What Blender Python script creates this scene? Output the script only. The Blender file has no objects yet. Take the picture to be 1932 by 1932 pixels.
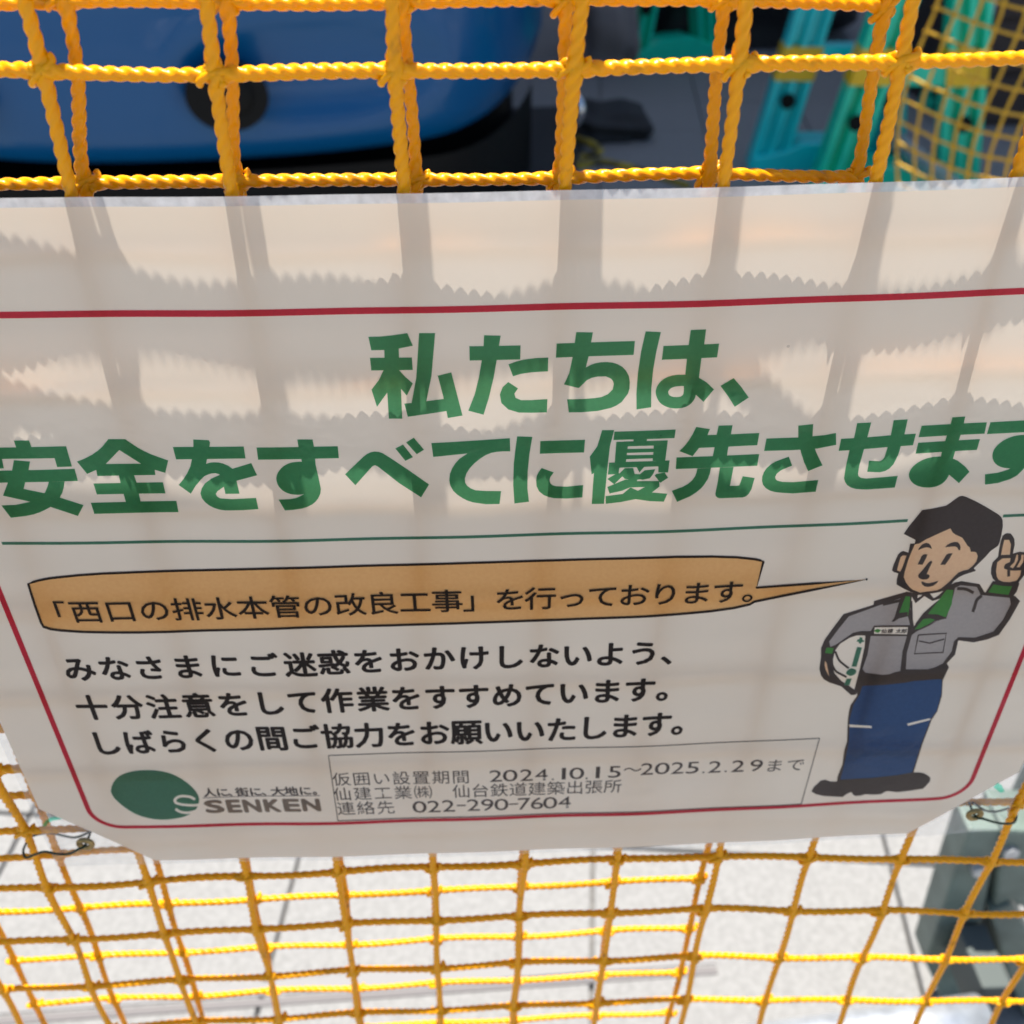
import bpy, bmesh, math, random
import numpy as np
from mathutils import Vector, Matrix
from mathutils.geometry import delaunay_2d_cdt

random.seed(7)
R = math.radians
SC = bpy.context.scene
COL = SC.collection

# ------------------------------------------------------------------ camera
# metres; X right, Y away from the photographer, Z up; the sign's middle is at (0, 0, ZS)
ZS = 0.95
CAM = np.array([-0.0161, -0.2727, 0.2501 + ZS])
YAW, PITCH, ROLL = R(1.56), R(37.3), R(-0.61)
cp, sp_ = math.cos(PITCH), math.sin(PITCH)
FWD = np.array([math.sin(YAW)*cp, math.cos(YAW)*cp, -sp_])
RGT0 = np.array([math.cos(YAW), -math.sin(YAW), 0.0])
UP0 = np.cross(RGT0, FWD)
RGT = RGT0*math.cos(ROLL) + UP0*math.sin(ROLL)
UPV = -RGT0*math.sin(ROLL) + UP0*math.cos(ROLL)
cd = bpy.data.cameras.new('camera'); cam = bpy.data.objects.new('camera', cd); COL.objects.link(cam)
M = Matrix(((RGT[0], UPV[0], -FWD[0], CAM[0]), (RGT[1], UPV[1], -FWD[1], CAM[1]),
            (RGT[2], UPV[2], -FWD[2], CAM[2]), (0, 0, 0, 1)))
cam.matrix_world = M
cd.sensor_width = 36; cd.lens = 36.0; cd.clip_start = 0.02; cd.clip_end = 500
cd.dof.use_dof = True; cd.dof.focus_distance = 0.325; cd.dof.aperture_fstop = 13.5; cd.dof.aperture_blades = 0
SC.camera = cam

# ------------------------------------------------------------------ sky, sun, exposure
LDIR = Vector((0.07, -1.0, -5.1)).normalized()          # the way the sunlight travels
elev = math.asin(-LDIR.z); azi = math.atan2(-LDIR.x, -LDIR.y)
w = bpy.data.worlds.new('World'); SC.world = w; w.use_nodes = True
nt = w.node_tree; nt.nodes.clear()
sky = nt.nodes.new('ShaderNodeTexSky'); sky.sky_type = 'NISHITA'; sky.sun_disc = False
sky.sun_elevation = elev; sky.sun_rotation = azi
bg = nt.nodes.new('ShaderNodeBackground'); bg.inputs[1].default_value = 0.075
wo = nt.nodes.new('ShaderNodeOutputWorld')
nt.links.new(sky.outputs[0], bg.inputs[0]); nt.links.new(bg.outputs[0], wo.inputs[0])
sl = bpy.data.lights.new('sun', 'SUN'); sl.energy = 4.5; sl.angle = R(0.53); sl.color = (1.0, 0.95, 0.87)
so = bpy.data.objects.new('sun', sl); COL.objects.link(so)
so.rotation_euler = LDIR.to_track_quat('-Z', 'Y').to_euler(); so.location = (0, 0, 8)
SC.render.engine = 'CYCLES'
SC.view_settings.view_transform = 'Standard'; SC.view_settings.look = 'None'
SC.view_settings.gamma = 1.0; SC.view_settings.use_curve_mapping = False
SC.view_settings.exposure = 1.2
cy = SC.cycles
cy.max_bounces = 10; cy.transparent_max_bounces = 32; cy.diffuse_bounces = 5; cy.glossy_bounces = 4
cy.transmission_bounces = 6; cy.use_denoising = True; cy.caustics_reflective = False; cy.caustics_refractive = False

# ------------------------------------------------------------------ pixel rays (on a 1932-pixel copy of the photograph)
def ray(px, py):
    return FWD + RGT*(px-966)/1932.0 - UPV*(py-966)/1932.0
def at(px, py, Y):
    D = ray(px, py); return CAM + D*(Y-CAM[1])/D[1]
def atz(px, py, Z=0.0):
    D = ray(px, py); return CAM + D*(Z-CAM[2])/D[2]
def sheet_d(u, v):                      # how far the sheet bows back, metres (u, v in metres)
    a = u/0.2
    return (4.4*a*a + 0.76*a**3 + 1.72*a*a*(v/0.15) + 0.22*math.sin(u*95+0.6) + 0.16*math.sin(u*47+2.0))*1e-3
def uv(px, py):                         # where a pixel ray meets the sheet
    d = 0.0
    for _ in range(6):
        P = at(px, py, d); d = sheet_d(P[0], P[2]-ZS)
    return float(P[0]), float(P[2]-ZS)
def uvq(X, Yq):                         # same, full-size photograph pixels
    return uv(X/1.565217, Yq/1.565217)

# ------------------------------------------------------------------ materials
def mat(name, col, rough=0.5, metal=0.0, noise=0.0, nscale=40, bump=0.0, bscale=200, coat=0.0, spec=0.5, sss=0.0, col2=None, detail=4):
    m = bpy.data.materials.new(name); m.use_nodes = True
    n, l = m.node_tree.nodes, m.node_tree.links
    b = n['Principled BSDF']
    b.inputs['Roughness'].default_value = rough; b.inputs['Metallic'].default_value = metal
    b.inputs['Specular IOR Level'].default_value = spec; b.inputs['Coat Weight'].default_value = coat
    b.inputs['Coat Roughness'].default_value = 0.05
    if sss: b.inputs['Subsurface Weight'].default_value = sss; b.inputs['Subsurface Scale'].default_value = 0.004
    c = (*col, 1)
    tc = n.new('ShaderNodeTexCoord')
    if noise or col2:
        t = n.new('ShaderNodeTexNoise'); t.inputs['Scale'].default_value = nscale; t.inputs['Detail'].default_value = detail
        l.new(tc.outputs['Object'], t.inputs['Vector'])
        mx = n.new('ShaderNodeMix'); mx.data_type = 'RGBA'
        ra = n.new('ShaderNodeMapRange'); ra.inputs[1].default_value = 0.35; ra.inputs[2].default_value = 0.65
        l.new(t.outputs['Fac'], ra.inputs[0]); l.new(ra.outputs[0], mx.inputs[0])
        k2 = col2 if col2 else tuple(x*(1-noise) for x in col)
        mx.inputs[6].default_value = (*k2, 1); mx.inputs[7].default_value = c
        l.new(mx.outputs[2], b.inputs['Base Color'])
    else:
        b.inputs['Base Color'].default_value = c
    if bump:
        t2 = n.new('ShaderNodeTexNoise'); t2.inputs['Scale'].default_value = bscale; t2.inputs['Detail'].default_value = 5
        l.new(tc.outputs['Object'], t2.inputs['Vector'])
        bp = n.new('ShaderNodeBump'); bp.inputs['Strength'].default_value = bump; bp.inputs['Distance'].default_value = 0.002
        l.new(t2.outputs['Fac'], bp.inputs['Height']); l.new(bp.outputs[0], b.inputs['Normal'])
    return m

def film_bump(n, l):
    tc = n.new('ShaderNodeTexCoord')
    t = n.new('ShaderNodeTexNoise'); t.inputs['Scale'].default_value = 55; t.inputs['Detail'].default_value = 3
    t3 = n.new('ShaderNodeTexNoise'); t3.inputs['Scale'].default_value = 420; t3.inputs['Detail'].default_value = 2
    l.new(tc.outputs['Object'], t.inputs['Vector']); l.new(tc.outputs['Object'], t3.inputs['Vector'])
    m1 = n.new('ShaderNodeMath'); m1.operation = 'MULTIPLY_ADD'; m1.inputs[1].default_value = 0.12
    l.new(t3.outputs['Fac'], m1.inputs[0]); l.new(t.outputs['Fac'], m1.inputs[2])
    bp = n.new('ShaderNodeBump'); bp.inputs['Strength'].default_value = 0.5; bp.inputs['Distance'].default_value = 0.0009
    l.new(m1.outputs[0], bp.inputs['Height'])
    return bp.outputs[0]

def paper_material():
    m = bpy.data.materials.new('laminated_paper'); m.use_nodes = True
    n, l = m.node_tree.nodes, m.node_tree.links; n.clear()
    nb = film_bump(n, l)
    tc = n.new('ShaderNodeTexCoord'); t = n.new('ShaderNodeTexNoise'); t.inputs['Scale'].default_value = 90; t.inputs['Detail'].default_value = 6
    l.new(tc.outputs['Object'], t.inputs['Vector'])
    cr = n.new('ShaderNodeMix'); cr.data_type = 'RGBA'
    cr.inputs[6].default_value = (0.86, 0.725, 0.565, 1); cr.inputs[7].default_value = (0.90, 0.765, 0.605, 1)
    l.new(t.outputs['Fac'], cr.inputs[0])
    vo = n.new('ShaderNodeTexVoronoi'); vo.inputs['Scale'].default_value = 55; l.new(tc.outputs['Object'], vo.inputs['Vector'])
    lt = n.new('ShaderNodeMath'); lt.operation = 'LESS_THAN'; lt.inputs[1].default_value = 0.028; l.new(vo.outputs['Distance'], lt.inputs[0])
    sc_ = n.new('ShaderNodeSeparateColor'); l.new(vo.outputs['Color'], sc_.inputs[0])
    l2 = n.new('ShaderNodeMath'); l2.operation = 'LESS_THAN'; l2.inputs[1].default_value = 0.16; l.new(sc_.outputs[0], l2.inputs[0])
    ml = n.new('ShaderNodeMath'); ml.operation = 'MULTIPLY'; l.new(lt.outputs[0], ml.inputs[0]); l.new(l2.outputs[0], ml.inputs[1])
    m8 = n.new('ShaderNodeMath'); m8.operation = 'MULTIPLY'; m8.inputs[1].default_value = 0.5; l.new(ml.outputs[0], m8.inputs[0])
    c2 = n.new('ShaderNodeMix'); c2.data_type = 'RGBA'; l.new(m8.outputs[0], c2.inputs[0]); l.new(cr.outputs[2], c2.inputs[6]); c2.inputs[7].default_value = (0.12, 0.10, 0.08, 1)
    d = n.new('ShaderNodeBsdfDiffuse'); l.new(c2.outputs[2], d.inputs[0])
    tr = n.new('ShaderNodeBsdfTranslucent'); tr.inputs[0].default_value = (0.92, 0.80, 0.67, 1)
    a = n.new('ShaderNodeMixShader'); a.inputs[0].default_value = 0.42
    l.new(d.outputs[0], a.inputs[1]); l.new(tr.outputs[0], a.inputs[2])
    g = n.new('ShaderNodeBsdfGlossy'); g.inputs['Roughness'].default_value = 0.09; l.new(nb, g.inputs['Normal'])
    fr = n.new('ShaderNodeFresnel'); fr.inputs[0].default_value = 1.5; l.new(nb, fr.inputs['Normal'])
    b = n.new('ShaderNodeMixShader'); l.new(fr.outputs[0], b.inputs[0]); l.new(a.outputs[0], b.inputs[1]); l.new(g.outputs[0], b.inputs[2])
    o = n.new('ShaderNodeOutputMaterial'); l.new(b.outputs[0], o.inputs[0])
    return m

def ink(name, ratio, gloss=True):       # a see-through printed ink: what is under it is multiplied
    m = bpy.data.materials.new(name); m.use_nodes = True
    n, l = m.node_tree.nodes, m.node_tree.links; n.clear()
    t = n.new('ShaderNodeBsdfTransparent')
    tc = n.new('ShaderNodeTexCoord'); tn = n.new('ShaderNodeTexNoise'); tn.inputs['Scale'].default_value = 700; tn.inputs['Detail'].default_value = 4
    l.new(tc.outputs['Object'], tn.inputs['Vector'])
    c = tuple(max(x, 1e-4)**0.5 for x in ratio)
    mx = n.new('ShaderNodeMix'); mx.data_type = 'RGBA'; l.new(tn.outputs['Fac'], mx.inputs[0])
    mx.inputs[6].default_value = (*[x*0.9 for x in c], 1); mx.inputs[7].default_value = (*[min(1, x*1.1) for x in c], 1)
    l.new(mx.outputs[2], t.inputs[0])
    o = n.new('ShaderNodeOutputMaterial')
    if not gloss:
        l.new(t.outputs[0], o.inputs[0]); return m
    nb = film_bump(n, l)
    g = n.new('ShaderNodeBsdfGlossy'); g.inputs['Roughness'].default_value = 0.09; l.new(nb, g.inputs['Normal'])
    fr = n.new('ShaderNodeFresnel'); fr.inputs[0].default_value = 1.3; l.new(nb, fr.inputs['Normal'])
    b = n.new('ShaderNodeMixShader'); l.new(fr.outputs[0], b.inputs[0]); l.new(t.outputs[0], b.inputs[1]); l.new(g.outputs[0], b.inputs[2])
    l.new(b.outputs[0], o.inputs[0])
    return m

def film_material(name='clear_film', lo=0.06, hi=0.20):
    m = bpy.data.materials.new(name); m.use_nodes = True
    n, l = m.node_tree.nodes, m.node_tree.links; n.clear()
    nb = film_bump(n, l)
    tc = n.new('ShaderNodeTexCoord'); t = n.new('ShaderNodeTexNoise'); t.inputs['Scale'].default_value = 260; t.inputs['Detail'].default_value = 5
    l.new(tc.outputs['Object'], t.inputs['Vector'])
    ra = n.new('ShaderNodeMapRange'); ra.inputs[1].default_value = 0.3; ra.inputs[2].default_value = 0.7
    ra.inputs[3].default_value = lo; ra.inputs[4].default_value = hi
    l.new(t.outputs['Fac'], ra.inputs[0])
    tp = n.new('ShaderNodeBsdfTransparent'); tp.inputs[0].default_value = (0.95, 0.96, 0.97, 1)
    tl = n.new('ShaderNodeBsdfTranslucent'); tl.inputs[0].default_value = (0.93, 0.95, 0.98, 1)
    df = n.new('ShaderNodeBsdfDiffuse'); df.inputs[0].default_value = (0.92, 0.94, 0.97, 1)
    s = n.new('ShaderNodeMixShader'); s.inputs[0].default_value = 0.5; l.new(tl.outputs[0], s.inputs[1]); l.new(df.outputs[0], s.inputs[2])
    a = n.new('ShaderNodeMixShader'); l.new(ra.outputs[0], a.inputs[0]); l.new(tp.outputs[0], a.inputs[1]); l.new(s.outputs[0], a.inputs[2])
    g = n.new('ShaderNodeBsdfGlossy'); g.inputs['Roughness'].default_value = 0.12; l.new(nb, g.inputs['Normal'])
    fr = n.new('ShaderNodeFresnel'); fr.inputs[0].default_value = 1.5; l.new(nb, fr.inputs['Normal'])
    b = n.new('ShaderNodeMixShader'); l.new(fr.outputs[0], b.inputs[0]); l.new(a.outputs[0], b.inputs[1]); l.new(g.outputs[0], b.inputs[2])
    o = n.new('ShaderNodeOutputMaterial'); l.new(b.outputs[0], o.inputs[0])
    return m

def rope_material(name, col, dirt):
    m = bpy.data.materials.new(name); m.use_nodes = True
    n, l = m.node_tree.nodes, m.node_tree.links; b = n['Principled BSDF']
    tc = n.new('ShaderNodeTexCoord')
    t = n.new('ShaderNodeTexNoise'); t.inputs['Scale'].default_value = 90; t.inputs['Detail'].default_value = 6
    l.new(tc.outputs['Object'], t.inputs['Vector'])
    ra = n.new('ShaderNodeMapRange'); ra.inputs[1].default_value = 0.60; ra.inputs[2].default_value = 0.78
    l.new(t.outputs['Fac'], ra.inputs[0])
    mx = n.new('ShaderNodeMix'); mx.data_type = 'RGBA'; l.new(ra.outputs[0], mx.inputs[0])
    mx.inputs[6].default_value = (*col, 1); mx.inputs[7].default_value = (*dirt, 1)
    t2 = n.new('ShaderNodeTexNoise'); t2.inputs['Scale'].default_value = 900; t2.inputs['Detail'].default_value = 3
    l.new(tc.outputs['Object'], t2.inputs['Vector'])
    mx2 = n.new('ShaderNodeMix'); mx2.data_type = 'RGBA'; mx2.blend_type = 'MULTIPLY'; mx2.inputs[0].default_value = 0.35
    l.new(mx.outputs[2], mx2.inputs[6]); l.new(t2.outputs['Fac'], mx2.inputs[7])
    l.new(mx.outputs[2], b.inputs['Base Color'])
    b.inputs['Roughness'].default_value = 0.27; b.inputs['Specular IOR Level'].default_value = 0.25
    b.inputs['Subsurface Weight'].default_value = 0.35; b.inputs['Subsurface Scale'].default_value = 0.002
    b.inputs['Subsurface Radius'].default_value = (1.0, 0.5, 0.05)
    bp = n.new('ShaderNodeBump'); bp.inputs['Strength'].default_value = 0.5; bp.inputs['Distance'].default_value = 0.0003
    l.new(t2.outputs['Fac'], bp.inputs['Height']); l.new(bp.outputs[0], b.inputs['Normal'])
    return m

PAPER = paper_material(); FILM = film_material(); MILKY = film_material('sealed_film_edge', 0.6, 0.85)
INK = {
 'green': ink('green_ink', (0.02, 0.28, 0.095)), 'red': ink('red_ink', (0.72, 0.005, 0.028)),
 'teal': ink('teal_ink', (0.03, 0.20, 0.13)), 'orange': ink('orange_ink', (1.0, 0.53, 0.22), False),
 'skin': ink('skin_ink', (1.0, 0.62, 0.42), False), 'grey': ink('grey_ink', (0.38, 0.39, 0.45), False),
 'blue': ink('blue_ink', (0.010, 0.055, 0.27)), 'dark': ink('dark_ink', (0.035, 0.03, 0.035)),
 'black': ink('black_ink', (0.004, 0.003, 0.004)), 'collar': ink('bright_green_ink', (0.035, 0.30, 0.045)),
 'taupe': ink('taupe_ink', (0.20, 0.17, 0.15)), 'charcoal': ink('charcoal_ink', (0.05, 0.05, 0.06)),
}
YELLOW = rope_material('yellow_cord', (0.86, 0.362, 0.0004), (0.32, 0.13, 0.01))
YELLOW2 = rope_material('dull_yellow_cord', (0.62, 0.36, 0.03), (0.3, 0.16, 0.02))  # duller yellow than the near cord
ZINC = mat('galvanised_steel', (0.62, 0.64, 0.67), 0.42, 0.7, noise=0.25, nscale=60, bump=0.1, bscale=150)
BRASS = mat('brass', (0.36, 0.26, 0.11), 0.4, 0.85, noise=0.4, nscale=300)
WIRE = mat('green_wire', (0.008, 0.035, 0.022), 0.5, spec=0.2)

# ------------------------------------------------------------------ object helpers
def link(name, me, m=None, parent=None, smooth=False):
    o = bpy.data.objects.new(name, me); COL.objects.link(o)
    if m and not me.materials: me.materials.append(m)
    if parent: o.parent = parent
    if smooth: me.shade_smooth()
    return o
def tag(o, label=None, cat=None, group=None, kind=None):
    if label: o['label'] = label
    if cat: o['category'] = cat
    if group: o['group'] = group
    if kind: o['kind'] = kind
    return o
def empty(name, loc, label, cat, group=None):
    o = bpy.data.objects.new(name, None); COL.objects.link(o); o.location = loc; o.empty_display_size = 0.05
    return tag(o, label, cat, group)
def mesh(name, V, F):
    me = bpy.data.meshes.new(name); me.from_pydata([tuple(map(float, v)) for v in V], [], F); me.update(); return me
def box(name, x0, x1, y0, y1, z0, z1, m, parent=None, bevel=0.0):
    bm = bmesh.new(); bmesh.ops.create_cube(bm, size=1)
    for v in bm.verts: v.co = Vector(((x0+x1)/2 + v.co.x*(x1-x0), (y0+y1)/2 + v.co.y*(y1-y0), (z0+z1)/2 + v.co.z*(z1-z0)))
    if bevel: bmesh.ops.bevel(bm, geom=bm.edges[:], offset=bevel, segments=2, affect='EDGES', profile=0.6)
    me = bpy.data.meshes.new(name); bm.to_mesh(me); bm.free()
    return link(name, me, m, parent, smooth=False)
def tube_mesh(name, P, rad, n=10, cap=True, lobes=0, twist=0.0, phase=0.0, swell=None):
    P = np.asarray(P, float); N = len(P)
    T = np.gradient(P, axis=0); T /= np.linalg.norm(T, axis=1)[:, None]
    ref = np.array([0., 1., 0.]) if abs(T[:, 1]).mean() < 0.7 else np.array([1., 0., 0.])
    A = np.cross(T, ref); A /= np.linalg.norm(A, axis=1)[:, None]; B = np.cross(T, A)
    s = np.concatenate([[0], np.cumsum(np.linalg.norm(np.diff(P, axis=0), axis=1))])
    th = np.arange(n)/n*2*math.pi
    rr = np.ones((N, n))*(np.asarray(rad).reshape(-1, 1) if np.ndim(rad) else rad)
    if swell is not None: rr = rr*np.asarray(swell)[:, None]
    if lobes:
        ph = th[None, :] - (s[:, None]/twist*2*math.pi) - phase
        per = 2*math.pi/lobes
        dl = (ph + per/2) % per - per/2
        a, c = 0.57, 0.45
        rr = rr*(c*np.cos(dl) + np.sqrt(np.maximum(a*a - (c*np.sin(dl))**2, 0.02)))
    V = P[:, None, :] + rr[:, :, None]*(A[:, None, :]*np.cos(th)[None, :, None] + B[:, None, :]*np.sin(th)[None, :, None])
    V = V.reshape(-1, 3)
    i = np.arange(N-1)[:, None]*n; j = np.arange(n)[None, :]; j2 = (j+1) % n
    Q = np.stack([i+j, i+j2, i+n+j2, i+n+j], axis=-1).reshape(-1, 4)
    nf = len(Q); nl = nf*4 + (2*n if cap else 0)
    me = bpy.data.meshes.new(name)
    me.vertices.add(len(V)); me.vertices.foreach_set('co', V.astype(np.float32).ravel())
    me.loops.add(nl); li = Q.ravel()
    st = np.arange(nf)*4
    if cap:
        li = np.concatenate([li, np.arange(n)[::-1], (N-1)*n + np.arange(n)])
        st = np.concatenate([st, [nf*4, nf*4+n]])
    me.loops.foreach_set('vertex_index', li.astype(np.int32))
    me.polygons.add(len(st)); me.polygons.foreach_set('loop_start', st.astype(np.int32))
    me.update(calc_edges=True); me.validate(); me.shade_smooth()
    return me
def smooth_path(pts, k=12):
    P = np.array(pts, float); n = len(P); out = []
    Q = np.vstack([2*P[0]-P[1], P, 2*P[-1]-P[-2]])
    for i in range(n-1):
        p0, p1, p2, p3 = Q[i:i+4]
        for t in np.linspace(0, 1, k, endpoint=False):
            out.append(0.5*((2*p1) + (-p0+p2)*t + (2*p0-5*p1+4*p2-p3)*t*t + (-p0+3*p1-3*p2+p3)*t**3))
    out.append(P[-1]); return np.array(out)
def extrude_poly(name, pts3, depth, m, parent=None, bevel=0.0):      # planar outline + thickness vector
    bm = bmesh.new(); vs = [bm.verts.new(tuple(map(float, p))) for p in pts3]; f = bm.faces.new(vs)
    r = bmesh.ops.extrude_face_region(bm, geom=[f]); dv = Vector(depth)
    for g in r['geom']:
        if isinstance(g, bmesh.types.BMVert): g.co += dv
    bmesh.ops.recalc_face_normals(bm, faces=bm.faces[:])
    if bevel: bmesh.ops.bevel(bm, geom=bm.edges[:], offset=bevel, segments=2, affect='EDGES', profile=0.6)
    me = bpy.data.meshes.new(name); bm.to_mesh(me); bm.free(); return link(name, me, m, parent)

# ------------------------------------------------------------------ the ground
STONE = mat('granite_paving', (0.240, 0.238, 0.234), 0.8, noise=0.20, nscale=130, bump=0.35, bscale=400, detail=6)
def stone_variant(k):
    m = STONE.copy(); m.name = 'granite_paving'
    return m
GROUT = mat('paving_joint', (0.17, 0.165, 0.16), 0.9, noise=0.4, nscale=200)
# axis of the joints, and the tile grid
TA = R(-6.0)      # turn of the joints about Z
ca, sa = math.cos(TA), math.sin(TA)
org = atz(565, 1631)
TS = 0.39
gm = mesh('ground', [(-150, -150, -0.004), (150, -150, -0.004), (150, 150, -0.004), (-150, 150, -0.004)], [(0, 1, 2, 3)])
gmat = mat('far_paving', (0.42, 0.41, 0.39), 0.85, noise=0.35, nscale=6)  # kept paler than the tiles to bounce more light onto the sign
ground = tag(link('ground', gm, gmat), kind='structure')
pav = tag(link('pavement', mesh('pavement', [(-4.2, -1.6, 0.0), (4.2, -1.6, 0.0), (4.2, 6.6, 0.0), (-4.2, 6.6, 0.0)], [(0, 1, 2, 3)]), GROUT), kind='structure')
bm = bmesh.new(); bmesh.ops.create_cube(bm, size=1)
for v in bm.verts: v.co = Vector((v.co.x*(TS-0.005), v.co.y*(TS-0.005), v.co.z*0.012))
bmesh.ops.bevel(bm, geom=[e for e in bm.edges if all(v.co.z > 0 for v in e.verts)], offset=0.0015, segments=1, affect='EDGES')
tile_me = bpy.data.meshes.new('paving_tile'); bm.to_mesh(tile_me); bm.free(); tile_me.materials.append(STONE)
cnt = 0
ang_gv = (ca, sa)
for j in range(-3, 15):
    for i in range(-8, 8):
        cx = org[0] + (i+0.5)*TS*ca - (j+0.62)*TS*sa
        cy_ = (org[1]) + (i+0.5)*TS*sa + (j+0.62)*TS*ca
        if not (-2.9 < cx < 2.9 and -1.3 < cy_ < 6.2) or cnt >= 298: continue
        o = link('paving_tile', tile_me, None, pav); cnt += 1
        o.location = (cx, cy_, 0.005 + random.uniform(-0.0006, 0.0006)); o.rotation_euler = (random.uniform(-.002, .002), random.uniform(-.002, .002), TA)

# a low drain slot in the paving, behind the net
p0, p1 = atz(-200, 1925), atz(1345, 1816)
dv = (p1-p0)/np.linalg.norm(p1-p0); nv = np.array([-dv[1], dv[0], 0])
def strip(name, a, b, wd, z0, z1, m, parent=None):
    n_ = np.array([-(b-a)[1], (b-a)[0], 0]); n_ /= np.linalg.norm(n_)
    pts = [a-n_*wd/2, b-n_*wd/2, b+n_*wd/2, a+n_*wd/2]
    pts = [(p[0], p[1], z0) for p in pts]
    return extrude_poly(name, pts, (0, 0, z1-z0), m, parent)
DRK = mat('drain_gap', (0.15, 0.14, 0.14), 0.8)
drain = empty('drain_cover', (float(p0[0]), float(p0[1]), 0), 'narrow steel slot drain cover set in the pale paving behind the net', 'drain cover')
def rel(o, root):
    o.parent = root; o.matrix_parent_inverse = Matrix.Translation(-root.location); return o
rel(strip('rim', p0, p1, 0.016, 0.010, 0.013, mat('drain_rim', (0.21, 0.205, 0.205), 0.7)), drain)
rel(strip('slot', p0 - nv*0.0165, p1 - nv*0.0165, 0.009, 0.009, 0.013, DRK), drain)

# ------------------------------------------------------------------ large structure
CONC = mat('shade_slab_concrete', (0.24, 0.235, 0.225), 0.9, noise=0.25, nscale=3)
can = box('shade_slab', -9, 9, 4.10, 9.6, 9.0, 9.4, CONC)  # unseen slab added overhead to keep the sun off the background
tag(can, kind='structure')
for k, xx in enumerate((-6.5, 7.5)):
    c_ = box('shade_slab_column', xx, xx+0.5, 7.0, 7.5, 0, 9.0, CONC)
    tag(c_, ('left' if k == 0 else 'right') + ' square concrete column added to hold up the unseen canopy', 'column')
WALLM = mat('brown_wall_panel', (0.20, 0.16, 0.15), 0.7, noise=0.3, nscale=5, bump=0.2, bscale=30)
wall = empty('panel_wall', (0, 8.2, 0), 'dim mauve brown panelled wall far behind the barricades', 'wall')
for i in range(16):
    o = box('panel', -10+i*1.25, -10+i*1.25+1.24, 0, 0.15, 0.0, 2.6, WALLM, wall, 0.004)
# ------------------------------------------------------------------ top rail of the barricade the sign hangs on
def pipe(name, a, b, r, m=ZINC, label=None, cat='pipe', wall=0.0025, n=40):
    a, b = np.array(a, float), np.array(b, float); t = (b-a)/np.linalg.norm(b-a)
    pts = [a, a+t*1e-4] + [a+(b-a)*k for k in np.linspace(0.01, 0.99, 24)] + [b-t*1e-4, b]
    ri = r-wall
    path = pts + [b, a]
    P = np.array([a+(b-a)*k for k in np.linspace(0, 1, 26)])
    me = tube_mesh(name, P, r, n, cap=False)
    me2 = tube_mesh(name+'_bore', P, ri, n, cap=False)
    bm = bmesh.new(); bm.from_mesh(me); bm.from_mesh(me2)
    bm.verts.ensure_lookup_table(); N = 26*n
    for e in (0, 25*n):
        for k in range(n):
            k2 = (k+1) % n
            bm.faces.new([bm.verts[e+k], bm.verts[e+k2], bm.verts[N+e+k2], bm.verts[N+e+k]])
    bmesh.ops.recalc_face_normals(bm, faces=bm.faces[:]); bm.to_mesh(me); bm.free(); bpy.data.meshes.remove(me2)
    o = link(name, me, m, smooth=True)
    return tag(o, label, cat) if label else o
RZ = ZS
pipe('guard_rail', (-0.95, 0.0712, 0.230+RZ), (0.95, 0.0712, 0.230+RZ), 0.034, label='thick steel top rail the yellow net is folded over, above the sign')  # unseen rail inferred from its shadow, radius widened to lengthen that shadow

# ------------------------------------------------------------------ the nets
def knot_mesh():
    bm = bmesh.new(); bmesh.ops.create_icosphere(bm, subdivisions=3, radius=1)
    for v in bm.verts:
        c = v.co.copy(); a = math.atan2(c.z, c.x)
        k = 1 + 0.16*math.sin(3*a + 4*c.y) + 0.08*math.sin(7*c.x + 5*c.z)
        v.co = Vector((c.x*0.0026*k, c.y*0.0019*k, c.z*0.0027*k))
    for s_, ph0 in ((1, 0.0), (-1, 0.9)):          # strands of the cord wrapped over and under the crossing
        t = np.linspace(-2.3, 2.3, 26)
        P = np.stack([0.0031*np.sin(t)*0.95 + 0.0006*s_*t, s_*(-0.0016*np.cos(t)), 0.0018*s_*t*0.62 + 0.0004*np.cos(2*t+ph0)], 1)
        me_ = tube_mesh('w', P, 0.00105, 8); bm.from_mesh(me_); bpy.data.meshes.remove(me_)
    me = bpy.data.meshes.new('knot'); bm.to_mesh(me); bm.free(); me.shade_smooth(); return me

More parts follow.
